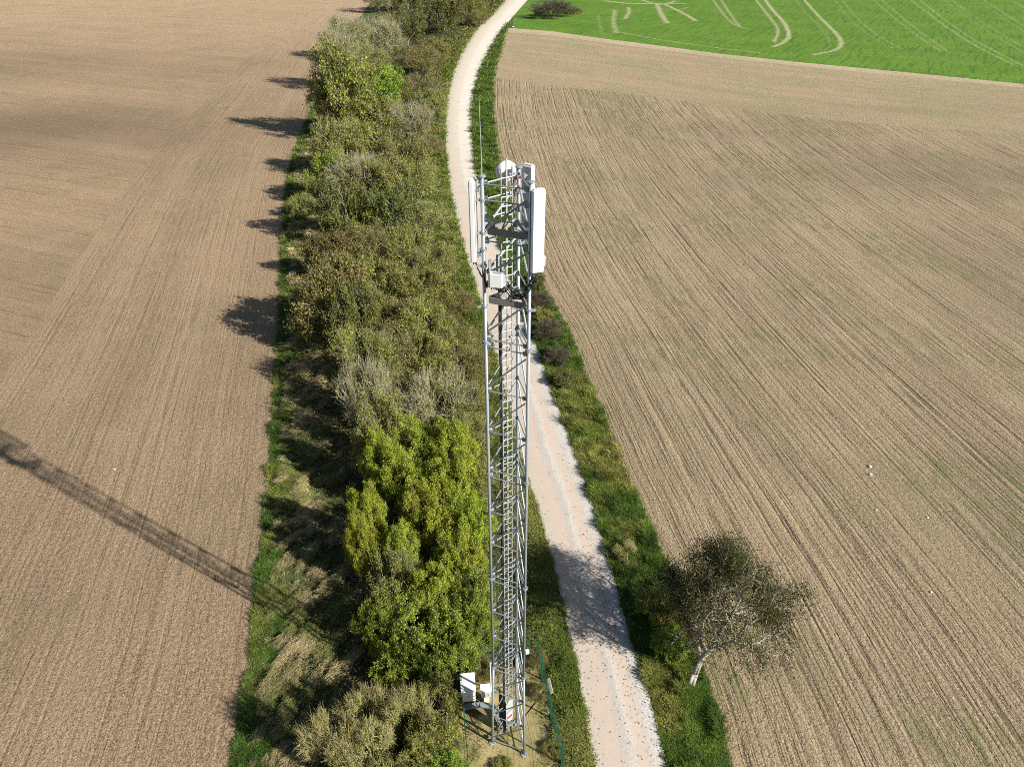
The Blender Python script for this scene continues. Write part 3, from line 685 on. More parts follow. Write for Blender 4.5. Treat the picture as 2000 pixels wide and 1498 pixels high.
# fence of green mesh panels, one thing: posts and panels as parts
fence = empty("mesh_fence", (0, 21.5, 0), "green wire mesh fence on steel posts enclosing the mast compound", "fence")
FO = (0, 21.5, 0)
loop = [(-3.0, 25.35), (-2.78, 23.6), (-2.52, 21.7), (-2.25, 19.72), (-2.02, 17.9), (.0, 17.75), (2.62, 17.4), (2.54, 19.85), (2.10, 22.4), (1.70, 24.75), (1.48, 26.1), (-.6, 25.75)]
for i, a in enumerate(loop):
    b = loop[(i + 1) % len(loop)]
    m = MB(); m.box((a[0], a[1], 1.02), (.06, .06, 2.05), .1, .006); pst = m.build("post", M['green_paint'], fence, False, FO)
    m = MB(); m.box((a[0], a[1], 2.062), (.075, .075, .03), .1); m.build("post_cap", M['black'], pst, False, FO)
    a3 = np.array([*a, 0.]); b3 = np.array([*b, 0.]); L0 = np.linalg.norm(b3 - a3); n = int(L0 / .075); m = MB()
    f = (np.arange(1, n) / n)[:, None]; P = a3 + (b3 - a3) * f
    m.tubes(P + [0, 0, .06], P + [0, 0, 1.92], .003, .003, 4, False)
    z = np.arange(.1, 1.95, .2)[:, None] * np.array([[0, 0, 1.]])
    m.tubes(a3 + z, b3 + z, .004, .004, 4, False)
    for zz in (.1, 1.0, 1.9): m.tubes(a3 + [0, 0, zz], b3 + [0, 0, zz], .008, .008, 4, False)
    m.build("mesh_panel", M['green_paint'], fence, False, FO)
bd = MB(); bd.box((0, 0, .0), (.20, .92, .035), 0, .01); bo = bd.build("pale_board", M['board']); bo.location = (2.10, 23.75, .92); bo.rotation_euler = (0.0, math.radians(-28), math.radians(10))
tag(bo, "pale weathered board hung along the outside of the compound's right fence", "board")

# ------------------------------------------------------------------ trees and shrubs
def grow(rng, targets, start, first=.30):
    """a branching skeleton that reaches every target; pipe-model thickness"""
    segs = []; ends = []; N = len(targets)
    def rec(p, idx, depth):
        n = len(idx); pts = targets[idx]
        if n == 1 or depth > 16:
            for q in pts:
                mid = (p + q) / 2 + rng.normal(0, .08, 3) * np.linalg.norm(q - p)
                segs.append((p, mid, 1, 1)); segs.append((mid, q, 1, .4)); ends.append(q)
            return
        c = pts.mean(0); f = first if depth == 0 else rng.uniform(.30, .5)
        q = p + (c - p) * f + rng.normal(0, .055, 3) * np.linalg.norm(c - p)
        segs.append((p, q, n, n))
        d = pts - c; cov = d.T @ d; w, v = np.linalg.eigh(cov); ax = v[:, -1] * .8 + rng.normal(0, .25, 3)
        s = d @ ax; o = np.argsort(s); k = int(np.clip(round(n * rng.uniform(.35, .65)), 1, n - 1))
        rec(q, idx[o[:k]], depth + 1); rec(q, idx[o[k:]], depth + 1)
    rec(np.asarray(start, float), np.arange(N), 0)
    return segs, np.array(ends)

def leaf_quads(rng, C, size, flat=.5, aspect=.62):
    n = len(C); nrm = rng.normal(size=(n, 3)); nrm[:, 2] = np.abs(nrm[:, 2]) + flat; nrm /= np.linalg.norm(nrm, axis=1, keepdims=True)
    t = rng.normal(size=(n, 3)); u = np.cross(nrm, t); u /= np.linalg.norm(u, axis=1, keepdims=True); v = np.cross(nrm, u)
    s = (size * rng.uniform(.6, 1.3, n))[:, None]
    V = np.stack([C - u * s, C - v * s * aspect + nrm * s * .15, C + u * s, C + v * s * aspect + nrm * s * .15], 1).reshape(-1, 3)
    return V, np.arange(4 * n).reshape(n, 4)

def crown_targets(rng, n, lumps, zr, shell=.5, lump_sz=(.20, .44)):
    """points on a lumpy dome of unit radius and height zr"""
    a = rng.uniform(0, 2 * math.pi, lumps); h = rng.uniform(-.8, 1, lumps)
    r = np.sqrt(np.clip(1 - np.clip(h, 0, 1) ** 2, .04, 1)) * rng.uniform(.55, .85, lumps)
    c = np.stack([r * np.cos(a), r * np.sin(a), zr * (.5 + .32 * h)], 1); sz = rng.uniform(*lump_sz, lumps)
    k = rng.integers(0, lumps, n); d = rng.normal(size=(n, 3)); d /= np.linalg.norm(d, axis=1, keepdims=True)
    p = c[k] + d * (sz[k] * rng.uniform(shell, 1, n) ** .5)[:, None] * [1, 1, .62 * zr]
    p[:, 2] = np.maximum(p[:, 2], .08 * zr * rng.uniform(.4, 2.5, n)); return p

def plant_meshes(name, seed, n_end, lumps, zr, leaves_per, leaf_size, spread, leaf_m, bark_m, stems=3, r0=.03, tw=.0052, sides=4, twigs=2, twig_len=.16, flat=.5, lump_sz=(.20, .44)):
    rng = np.random.default_rng(seed); T = crown_targets(rng, n_end, lumps, zr, lump_sz=lump_sz)
    m = MB(); ends = []
    az = np.arctan2(T[:, 1], T[:, 0]); grp = ((az + math.pi) / (2 * math.pi) * stems).astype(int).clip(0, stems - 1)
    for s in range(stems):
        tt_ = T[grp == s]
        if len(tt_) < 2: continue
        st = np.r_[rng.normal(0, .05, 2), -.02]
        sg, en = grow(rng, tt_, st); ends.append(en); N = len(tt_)
        P0 = np.array([a for a, _, _, _ in sg]); P1 = np.array([b for _, b, _, _ in sg]); n0 = np.array([c for *_, c, _ in sg], float); n1 = np.array([c for *_, c in sg], float)
        m.tubes(P0, P1, tw + r0 * (n0 / n_end) ** .55, tw * .8 + r0 * .9 * (n1 / n_end) ** .55 - tw * .4 * (n1 < 1), sides, False)
    E = np.concatenate(ends)
    if twigs:
        k = np.repeat(np.arange(len(E)), twigs); out = E[k] - [0, 0, zr * .25]; out /= np.linalg.norm(out, axis=1, keepdims=True)
        d = out * .7 + rng.normal(0, .55, (len(k), 3)); d[:, 2] += .25; d /= np.linalg.norm(d, axis=1, keepdims=True)
        L0 = twig_len * rng.uniform(.5, 1.4, len(k))
        m.tubes(E[k], E[k] + d * L0[:, None], tw * .7, tw * .35, 3, False)
    V = np.concatenate(m.V); Q = np.concatenate(m.Q)
    trunk = mesh(name + "_trunk", V, Q, None, bark_m, smooth=True)
    k = np.repeat(np.arange(len(E)), leaves_per); C = E[k] + rng.normal(0, spread, (len(k), 3)) * [1, 1, .8]
    C[:, 2] = np.maximum(C[:, 2], .02)
    LV, LQ = leaf_quads(rng, C, leaf_size, flat)
    lump = rng.normal(.5, .2, len(E)); tint = np.clip(lump[k] + rng.normal(0, .22, len(k)), 0, 1)
    crown = mesh(name + "_crown", LV, LQ, None, leaf_m, point_attr={"tint": np.repeat(tint, 4)})
    return trunk, crown

def protos(kind):
    K = dict(
        olive=dict(n_end=420, lumps=26, zr=1.25, leaves_per=34, leaf_size=.0225, spread=.055, lump_sz=(.16, .36), leaf_m=M['olive'], bark_m=M['bark_grey']),
        green=dict(n_end=400, lumps=34, zr=1.2, leaves_per=42, leaf_size=.0235, spread=.052, lump_sz=(.14, .30), leaf_m=M['green'], bark_m=M['bark_brown'], twigs=1),
        bright=dict(n_end=420, lumps=46, zr=1.3, leaves_per=84, leaf_size=.0185, spread=.046, lump_sz=(.11, .25), leaf_m=M['bright'], bark_m=M['bark_brown'], twigs=1),
        brown=dict(n_end=480, lumps=20, zr=1.15, leaves_per=20, leaf_size=.023, spread=.06, leaf_m=M['brown'], bark_m=M['bark_brown'], twigs=4, twig_len=.17),
        bare=dict(n_end=560, lumps=20, zr=1.15, leaves_per=9, leaf_size=.022, spread=.06, leaf_m=M['olive'], bark_m=M['bark_pale'], twigs=4, twig_len=.2, r0=.045),
        greygreen=dict(n_end=460, lumps=20, zr=1.2, leaves_per=26, leaf_size=.022, spread=.06, leaf_m=M['olive'], bark_m=M['bark_grey'], twigs=3, twig_len=.17),
        red=dict(n_end=380, lumps=17, zr=1.25, leaves_per=42, leaf_size=.024, spread=.06, leaf_m=M['red'], bark_m=M['bark_grey'], twigs=2),
        dark=dict(n_end=360, lumps=24, zr=1.35, leaves_per=36, leaf_size=.028, spread=.065, leaf_m=M['dark'], bark_m=M['bark_grey'], twigs=2),
        pale=dict(n_end=420, lumps=13, zr=1.15, leaves_per=20, leaf_size=.018, spread=.065, leaf_m=M['pale'], bark_m=M['bark_straw'], twigs=5, twig_len=.22, tw=.006),
        twiggy=dict(n_end=620, lumps=26, zr=1.1, leaves_per=4, leaf_size=.024, spread=.06, leaf_m=M['brown'], bark_m=M['bark_dark'], twigs=5, twig_len=.2, tw=.009),
    )[kind]
    n = 1 if kind in ('red', 'twiggy', 'dark') else 2
    return [plant_meshes(kind + "_shrub", 100 + 7 * i + sum(map(ord, kind)), **K) for i in range(n)]
PROTO = {}
prng = random.Random(5); HG = "hedgerow shrubs and trees"
def plant(px, py, rad, h, kind, label, name="hedge_shrub", cat="shrub", group="hedgerow shrubs and trees", at=None):
    if kind not in PROTO: PROTO[kind] = protos(kind)
    tk, cr = prng.choice(PROTO[kind])
    hedge = group == HG; h *= 1.5 if hedge else 1.0; p = at if at is not None else G(px, py, h * .55)
    root = empty(name, (p[0], p[1], 0), label, cat, group, prng.uniform(0, 6.28))
    zr = 1.2; rad *= (1.06 if kind == 'bright' else 1.22) if hedge else 1.1
    root.scale = (rad, rad * prng.uniform(.92, 1.08), h / zr)
    obj("trunk", tk, root); obj("crown", cr, root)
    return root

# sighting of the crown, radius m, height m, kind, label; from the far end of the hedge to the near end
HEDGE = [
 (795, -14, 6.5, 9, 'dark', "dark green tree farthest along the hedge, cut by the photo's top edge"),
 (868, 22, 7.0, 9, 'dark', "big dark green tree at the hedge's far end nearest the track bend"),
 (915, 2, 6.0, 7, 'olive', "olive shrub between the far dark tree and the track at top"),
 (928, 34, 3.6, 4, 'brown', "low brown bush on the track verge below the far dark trees"),
 (735, -8, 7.0, 8, 'bare', "bare grey-brown tree at the top edge beside the pale ploughed field"),
 (795, 55, 5.2, 7, 'dark', "dark leafy tree left of the big dark tree at the far end"),
 (676, 66, 6.8, 8.5, 'bare', "bare pale-branched tree jutting over the ploughed field at the far end"),
 (752, 66, 5.6, 7.5, 'bare', "leafless grey tree right of the pale-branched tree at the far end"),
 (812, 108, 4.8, 6, 'brown', "brown twiggy shrub below the far dark trees"),
 (850, 98, 3.9, 5, 'olive', "narrow olive shrub at the track side below the far dark trees"),
 (655, 108, 5.2, 9.5, 'bare', "grey leafless thicket whose thin shadow falls on the upper ploughed field"),
 (718, 118, 4.6, 6, 'greygreen', "grey-green twiggy shrub just below the two bare trees"),
 (668, 165, 5.6, 12.0, 'olive', "olive tree that throws the farthest big shadow onto the ploughed field"),
 (752, 165, 4.9, 6.5, 'green', "green leafy shrub in the middle of the upper hedge"),
 (812, 168, 4.4, 5.5, 'brown', "brown-leaved shrub at the inner bend of the track"),
 (840, 200, 3.2, 4, 'greygreen', "small grey-green shrub on the verge at the inner bend"),
 (668, 212, 4.2, 6.4, 'red', "small reddish shrub on the hedge's field side, upper third"),
 (726, 222, 4.6, 6.0, 'olive', "olive shrub right of the small reddish one"),
 (790, 228, 4.3, 5.2, 'bare', "grey bare thicket facing the track's widest bend"),
 (660, 278, 4.0, 6.6, 'greygreen', "grey-green shrub above the dark strip, upper field side"),
 (718, 282, 4.3, 5.6, 'olive', "rounded olive shrub in mid hedge level with the track's straight"),
 (778, 288, 4.2, 5.2, 'brown', "brown shrub on the track side of the upper hedge"),
 (828, 280, 2.9, 3.4, 'brown', "low brown shrub beside the bright verge of the bend"),
 (640, 335, 3.1, 5.6, 'green', "small green shrub standing out on the field side above the mast's level"),
 (700, 345, 3.7, 5.2, 'bare', "bare shrub with white dead limbs, left of the mast top"),
 (758, 345, 3.7, 5.0, 'olive', "olive shrub between the dead-limbed shrub and the verge"),
 (815, 352, 3.2, 4.2, 'greygreen', "grey twig shrub level with the mast top on the track side"),
 (590, 398, 1.9, 2.4, 'olive', "lone small olive bush on the field edge outside the hedge"),
 (668, 408, 3.2, 5.6, 'dark', "shaded dark shrub on the field side left of the bright green one"),
 (712, 412, 2.7, 4.6, 'green', "fresh green upright shrub above the yellowish one"),
 (775, 415, 3.2, 4.6, 'dark', "dark olive shrub in mid hedge, level with the antennas"),
 (835, 425, 2.7, 3.6, 'greygreen', "grey-green bush leaning to the verge level with the antennas"),
 (652, 490, 2.9, 4.0, 'red', "rust-leaved shrub at the field side above the tall reddish tree"),
 (725, 480, 2.8, 4.2, 'brown', "yellow-brown shrub in mid hedge left of the radio box"),
 (792, 485, 2.8, 4.0, 'olive', "olive shrub in mid hedge level with the antennas' feet"),
 (852, 510, 2.5, 3.2, 'greygreen', "grey shrub on the verge level with the radio box"),
 (640, 572, 3.6, 6.2, 'red', "tall reddish-olive tree that casts the round shadow on the ploughed field"),
 (715, 555, 2.7, 4.4, 'olive', "olive shrub touching the right of the tall reddish tree"),
 (778, 555, 2.7, 4.2, 'olive', "grassy olive shrub in the hedge middle below the radio box level"),
 (842, 565, 2.5, 3.5, 'olive', "olive bush at the track side just below the radio box level"),
 (893, 590, 1.8, 2.0, 'brown', "low brown bush on the verge left of the lower platform"),
 (692, 628, 2.3, 4.8, 'dark', "dark shrub tucked below the tall reddish tree"),
 (755, 628, 2.5, 4.0, 'brown', "brown shrub in the hedge middle left of the mast's upper lattice"),
 (822, 632, 2.6, 3.8, 'olive', "broad olive shrub left of the mast's upper lattice"),
 (885, 645, 2.1, 2.8, 'brown', "brown bush at the verge touching the mast's upper lattice"),
 (706, 700, 2.3, 5.0, 'greygreen', "grey-green shrub facing the dark shaded strip, mid hedge"),
 (770, 695, 2.4, 3.9, 'brown', "reddish-brown twig shrub in the very middle of the hedge"),
 (838, 700, 2.4, 3.7, 'olive', "yellowish olive shrub in mid hedge above the grey twigs"),
 (905, 715, 2.0, 2.6, 'brown', "brown thicket against the mast at middle height"),
 (716, 770, 2.1, 4.9, 'bare', "bare grey shrub leaning over the shaded strip above the maple"),
 (782, 765, 2.4, 3.8, 'brown', "brown twiggy thicket above the bright maple"),
 (852, 775, 2.4, 3.7, 'bare', "grey twig thicket just above the bright maple, right of centre"),
 (920, 785, 1.6, 2.4, 'greygreen', "slim grey-green bush behind the mast lattice at middle height"),
 (742, 840, 2.0, 4.8, 'greygreen', "grey-green shrub at the upper left shoulder of the bright maple"),
 (912, 850, 1.7, 2.9, 'greygreen', "grey-green bush between the bright maple and the mast"),
 (800, 868, 2.0, 3.6, 'bright', "bright yellow-green maple at the top left of the maple clump"),
 (878, 872, 2.1, 3.7, 'bright', "bright yellow-green maple at the top right of the maple clump"),
 (748, 908, 1.6, 4.2, 'bright', "small yellow-green maple at the clump's upper left shoulder"),
 (785, 940, 1.9, 3.6, 'bright', "left upper yellow-green maple of the clump"),
 (885, 940, 2.1, 3.8, 'bright', "tall yellow-green maple of the clump beside the mast"),
 (935, 935, 1.3, 2.8, 'olive', "small olive bush behind the mast beside the maples"),
 (715, 1010, 1.35, 4.2, 'bright', "small yellow-green maple poking out over the shaded strip"),
 (838, 1005, 2.0, 3.7, 'bright', "central yellow-green maple with a dark hollow below it"),
 (920, 1020, 1.6, 3.4, 'bright', "yellow-green maple crown behind the mast lattice"),
 (708, 1070, 1.25, 3.7, 'bright', "lowest yellow-green maple on the shaded strip's edge"),
 (785, 1075, 1.6, 3.2, 'bright', "yellow-green maple above the grey twiggy shrub"),
 (895, 1090, 1.7, 3.2, 'bright', "yellow-green maple at the clump's lower right by the mast"),
 (770, 1132, 1.4, 3.0, 'greygreen', "pale grey-green twiggy shrub below the maples"),
 (845, 1150, 1.5, 3.0, 'bright', "yellow-green bush between the maples and the green brambles"),
 (925, 1150, 1.2, 2.6, 'green', "green bush against the mast below the maples"),
 (735, 1205, 1.2, 2.7, 'green', "dark green bush facing the straw grass below the maples"),
 (810, 1215, 1.7, 2.5, 'green', "broad green bramble mound below the maples"),
 (885, 1220, 1.5, 2.3, 'green', "green bramble mound beside the mast foot"),
 (938, 1225, .95, 2.1, 'green', "small green bush just outside the rear fence"),
 (772, 1282, 1.25, 2.1, 'green', "green bush left of the white cabinet, facing the straw grass"),
 (842, 1292, 1.35, 2.0, 'green', "leafy green bush touching the white cabinet's left side"),
 (895, 1272, 1.1, 2.2, 'green', "green bush behind the white cabinet"),
 (945, 1302, .62, 1.2, 'brown', "small rusty-brown bush behind the power cabinet"),
 (850, 1360, 1.05, 2.0, 'olive', "olive bush outside the fence below the white cabinet"),
 (712, 1392, 1.35, 2.5, 'pale', "pale straw-coloured twig bush at the hedge's near end, upper one"),
 (785, 1405, 1.35, 2.5, 'pale', "pale yellow-green twig bush at the near end beside the fence"),
 (648, 1448, 1.2, 3.0, 'pale', "pale arching twig bush nearest the ploughed field at bottom"),
 (728, 1478, 1.35, 2.4, 'pale', "pale twig bush on the photo's bottom edge"),
 (845, 1440, 1.15, 2.1, 'olive', "olive bush against the left fence near the photo's bottom"),
 (800, 1500, 1.1, 2.0, 'olive', "olive bush cut by the photo's bottom edge, left of the fence"),
 (872, 1500, .9, 1.7, 'green', "green bush in the bottom corner of the left fence"),
]
for it in HEDGE: plant(*it)
OTHER = [
 (1080, 16, 8.8, 7.0, 'twiggy', "dark round leafless bush at the corner of the green crop field", "field_bush"),
 (1126, 22, 3.2, 2.4, 'red', "low reddish scrub beside the dark bush at the green field's corner", "field_bush"),
 (1052, 585, 1.5, 1.7, 'twiggy', "dark leafless scrub on the right verge beside the lower platform", "verge_bush"),
 (1068, 640, 1.5, 1.7, 'twiggy', "dark leafless scrub in the middle of the right verge", "verge_bush"),
 (1086, 692, 1.3, 1.5, 'twiggy', "dark leafless scrub on the right verge, second from the near end of the scrub row", "verge_bush"),
 (1106, 742, 1.1, 1.2, 'dark', "low dark green scrub at the near end of the row on the right verge", "verge_bush"),
 (1045, 548, 1.3, 1.4, 'dark', "dark green scrub on the right verge below the large panel antenna", "verge_bush"),
 (1060, 612, 1.2, 1.3, 'olive', "small olive scrub between the dark leafless ones on the right verge", "verge_bush"),
 (1222, 1075, .8, 1.0, 'pale', "small brownish bush on the right verge above the track shadow", "verge_bush"),
 (1285, 1185, 1.3, 2.4, 'olive', "olive bush at the left foot of the lone tree", "verge_bush"),
 (1310, 1250, 1.1, 2.0, 'green', "green shrub against the lone tree's trunk", "verge_bush"),
 (1045, 1285, .65, 1.1, 'brown', "dark brown brush inside the compound's rear right corner", "compound_bush"),
 (1058, 1350, .5, .8, 'brown', "small brown brush along the compound's right fence", "compound_bush"),
 (985, 1500, .6, .45, 'olive', "low weedy bush at the front fence of the compound", "compound_bush"),
 (1072, 1462, .4, .4, 'brown', "small dry brush near the mast's right foot", "compound_bush"),
]
for it in OTHER: plant(*it[:6], name=it[6], cat="bush", group="bushes outside the hedge")

def lone_tree():
    rng = np.random.default_rng(77); base = np.array([10.0, 24.16, 0.0]); C = np.array([12.25, 26.8, 4.6]); Rr = np.array([3.75, 3.7, 2.85])
    lumps = 62; d = rng.normal(size=(lumps, 3)); d[:, 2] = np.where(d[:, 2] < -.9, -d[:, 2], d[:, 2]); d /= np.linalg.norm(d, axis=1, keepdims=True)
    c = C + d * Rr * rng.uniform(.55, 1.0, lumps)[:, None]
    c = np.concatenate([c, [[14.6, 24.4, 2.6], [13.2, 24.0, 2.2], [15.2, 25.2, 3.2], [10.0, 26.3, 3.2], [10.4, 25.8, 2.6], [15.0, 26.5, 2.8], [9.2, 27.3, 3.9]]]); lumps = len(c)
    k = rng.integers(0, lumps, 1100); T = c[k] + rng.normal(0, .46, (1100, 3)) * [1, 1, .7]
    T[:, 2] = np.maximum(T[:, 2], 1.0)
    root = empty("lone_tree", tuple(base), "lone pale-limbed tree with thin dark reddish leaves leaning over the tilled field", "tree")
    m = MB(); E = []; az = np.arctan2(T[:, 1] - base[1] - 2, T[:, 0] - base[0] - 1.6); cut = np.argsort(az); parts = np.array_split(cut, 3)
    fork = np.array([.62, .66, 1.75])
    for o, r in ((np.array([-.10, .02, 0]), .135), (np.array([.12, -.03, 0]), .11)):
        m.path([o + [0, 0, -.15], o + [.05, .04, .12], o * .7 + fork * .5 + [0, .02, 0], o * .3 + fork], [r * 1.35, r * 1.05, r * .92, r * .8], 10)
    off = [(-.06, 0, 0), (.05, -.03, .05), (.0, .06, -.1)]
    for s in range(3):
        st = fork + np.array(off[s]); sg, en = grow(rng, T[parts[s]] - base, st, .34); E.append(en)
        P0 = np.array([a for a, _, _, _ in sg]); P1 = np.array([b for _, b, _, _ in sg]); n0 = np.array([q for *_, q, _ in sg], float); n1 = np.array([q for *_, q in sg], float)
        m.tubes(P0, P1, .006 + .118 * (n0 / 366) ** .45, .005 + .106 * (np.maximum(n1, .5) / 366) ** .45, 8, False)
    E = np.concatenate(E); kk = np.repeat(np.arange(len(E)), 4)
    dd = rng.normal(0, 1, (len(kk), 3)); dd[:, 2] += .4; dd /= np.linalg.norm(dd, axis=1, keepdims=True)
    tw = MB(); tw.tubes(E[kk], E[kk] + dd * rng.uniform(.15, .5, (len(kk), 1)), .0075, .004, 3, False); tw.build('twigs', M['bark_dark'], root)
    obj("trunk", mesh("trunk", np.concatenate(m.V), np.concatenate(m.Q), np.concatenate(m.T), M['bark_lone'], smooth=True), root)
    kk = np.repeat(np.arange(len(E)), 46); P = E[kk] + rng.normal(0, .24, (len(kk), 3))
    keep = rng.uniform(size=len(kk)) < np.clip(.62 + .38 * ((P[:, 2] - 1.2) / 4.0), .3, 1)
    P = P[keep]; kk = kk[keep]; LV, LQ = leaf_quads(rng, P, .046, .3)
    tint = np.clip(rng.normal(.45, .22, len(E))[kk] + rng.normal(0, .2, len(kk)) + .25 * (P[:, 2] > 4.6), 0, 1)
    obj("crown", mesh("crown", LV, LQ, None, M['lone'], point_attr={"tint": np.repeat(tint, 4)}), root)
lone_tree()

# ------------------------------------------------------------------ grass, straw, undergrowth, litter (stuff)
def vnoise(x, y, sc, seed):
    r = np.random.default_rng(seed); T = r.uniform(size=(64, 64)); xi = x / sc; yi = y / sc; x0 = np.floor(xi).astype(int); y0 = np.floor(yi).astype(int); fx = xi - x0; fy = yi - y0
    fx = fx * fx * (3 - 2 * fx); fy = fy * fy * (3 - 2 * fy); t = lambda a, b: T[a % 64, b % 64]
    return (t(x0, y0) * (1 - fx) + t(x0 + 1, y0) * fx) * (1 - fy) + (t(x0, y0 + 1) * (1 - fx) + t(x0 + 1, y0 + 1) * fx) * fy

def strip_points(rng, xa, xb, y0, y1, dens, near=40.0):
    """random points between two edge curves, thinning with distance like the size of a blade grows"""
    n = int(dens * 60000); ly = rng.uniform(math.log(y0), math.log(y1), n * 3); y = np.exp(ly)
    wdt = np.maximum(xb(y) - xa(y), 0); D = np.hypot(y, CAM_H)
    p = y * wdt * (near / D) ** 2; p /= p.max(); k = rng.uniform(size=len(y)) < p; y = y[k][:n]
    return xa(y) + rng.uniform(size=len(y)) * (xb(y) - xa(y)), y

def blades(rng, x, y, length, width, colors, lean=.5, flow=None, per=6, spread=.10, near=40.0, z0=0.0):
    n = len(x); k = np.repeat(np.arange(n), per); s = np.maximum(1, np.hypot(y, CAM_H) / 48)[k]
    bx = x[k] + rng.normal(0, spread, len(k)) * s; by = y[k] + rng.normal(0, spread, len(k)) * s
    L = (length if np.isscalar(length) else length[k]) * rng.uniform(.55, 1.3, len(k)) * np.minimum(s, 2.2) ** .6; W = width * s * rng.uniform(.7, 1.3, len(k))
    a = rng.uniform(0, 2 * math.pi, len(k)); dx = np.cos(a) * lean; dy = np.sin(a) * lean
    if flow is not None: dx = dx * .45 + flow[0][k]; dy = dy * .45 + flow[1][k]
    up = np.ones(len(k)); nrm = np.sqrt(dx ** 2 + dy ** 2 + 1)
    mid = np.stack([bx + dx / nrm * L * .45, by + dy / nrm * L * .45, z0 + L * .62 / nrm], 1); tip = np.stack([bx + dx / nrm * L * 1.15, by + dy / nrm * L * 1.15, z0 + L * .78 / nrm], 1)
    px_, py_ = -np.sin(a + rng.normal(0, .6, len(k))), np.cos(a); w = np.stack([px_ * W / 2, py_ * W / 2, 0 * W], 1)
    b = np.stack([bx, by, np.full(len(k), z0)], 1)
    V = np.stack([b - w, b + w, mid + w * .8, mid - w * .8, tip], 1).reshape(-1, 3); i = np.arange(len(k))[:, None] * 5
    Q = i + np.array([[0, 1, 2, 3]]); T = i + np.array([[3, 2, 4]])
    col = np.clip(colors[k] * rng.uniform(.75, 1.25, (len(k), 1)), 0, 1)
    return V, Q, T, np.repeat(col, 5, 0)

def stuff(name, parts):
    V = []; Q = []; T = []; C = []; n = 0
    for v, q, t, c in parts: V.append(v); Q.append(q + n); T.append(t + n); C.append(c); n += len(v)
    return tag(obj(name, mesh(name, np.concatenate(V), np.concatenate(Q), np.concatenate(T), M['grass'], color=np.concatenate(C))), kind="stuff")

def lerp(a, b, f): return np.asarray(a)[None] * (1 - f[:, None]) + np.asarray(b)[None] * f[:, None]
r1 = np.random.default_rng(21)
LUSH0, LUSH1, YEL, STRAW, STRAW2 = (.050, .102, .014), (.14, .215, .032), (.29, .285, .07), (.54, .455, .25), (.31, .265, .14)
# right verge between track and tilled field
x, y = strip_points(r1, lambda t: road_r(t) - .05, lambda t: field_r(t) + .12, 12, 330, .62)
gap = curve_x([(1150, 900), (1172, 950), (1190, 990), (1205, 1030), (1222, 1060)]); g_ = np.abs(x - gap(y)); keep = ~((g_ < .16) & (y > 33) & (y < 46)); x, y = x[keep], y[keep]
f = np.clip(vnoise(x, y, 1.6, 3) * .7 + vnoise(x, y, .5, 4) * .5 - .1, 0, 1); c = lerp(LUSH0, LUSH1, f)
fy = np.clip((vnoise(x, y, 2.8, 8) - .46) * 3.2, 0, 1) * np.clip((60 - y) / 25 + .45, .3, 1); c = c * (1 - fy[:, None] * .85) + np.array(YEL) * fy[:, None] * .85
c = c * (.55 + .8 * vnoise(x, y, .45, 6) ** 1.3)[:, None] * r1.uniform(.6, 1.4, (len(x), 1))
VR = stuff("verge_grass", [blades(r1, x, y, .12 + .75 * vnoise(x, y, .8, 5) ** 2.2, .028, c, .7)])
# verge between hedge and track
x, y = strip_points(r1, lambda t: road_l(t) - np.clip(1.2 + .035 * t, 1.5, 7), lambda t: road_l(t) + .05, 12, 420, .62)
inc = (x > -2.7) & (x < 2.3) & (y < 26) & (y > 17); x, y = x[~inc], y[~inc]
f = np.clip(vnoise(x, y, 1.5, 13) * .8 + vnoise(x, y, .6, 14) * .4 - .1, 0, 1); c = lerp((.075, .125, .018), (.23, .27, .05), f)
fy = np.clip((vnoise(x, y, 3, 18) - .5) * 3, 0, 1)[:, None]; c = c * (1 - fy * .55) + np.array((.36, .32, .12)) * fy * .55
c = c * r1.uniform(.55, 1.4, (len(x), 1)); stuff("verge_grass", [blades(r1, x, y, .10 + .5 * vnoise(x, y, .8, 15) ** 2, .028, c, .7)])
# bright green rim of the ploughed field
x, y = strip_points(r1, lambda t: field_l(t) - .15, lambda t: field_l(t) + .55 + .010 * t + 1.3 * vnoise(t, t * .3, 3.0, 61), 12, 230, .42)
f = np.clip(vnoise(x, y, 1.3, 23) * .9 + .05, 0, 1); c = lerp((.050, .098, .016), (.125, .205, .036), f)
fy = np.clip((vnoise(x, y, 1.7, 28) - .42) * 3, 0, 1)[:, None]; c = c * (1 - fy * .7) + np.array(YEL) * fy * .7; c = c * r1.uniform(.55, 1.4, (len(x), 1)) * (.6 + .7 * vnoise(x, y, .5, 29))[:, None]
stuff("field_rim_grass", [blades(r1, x, y, .10 + .55 * vnoise(x, y, .8, 25) ** 2, .028, c, .7)])
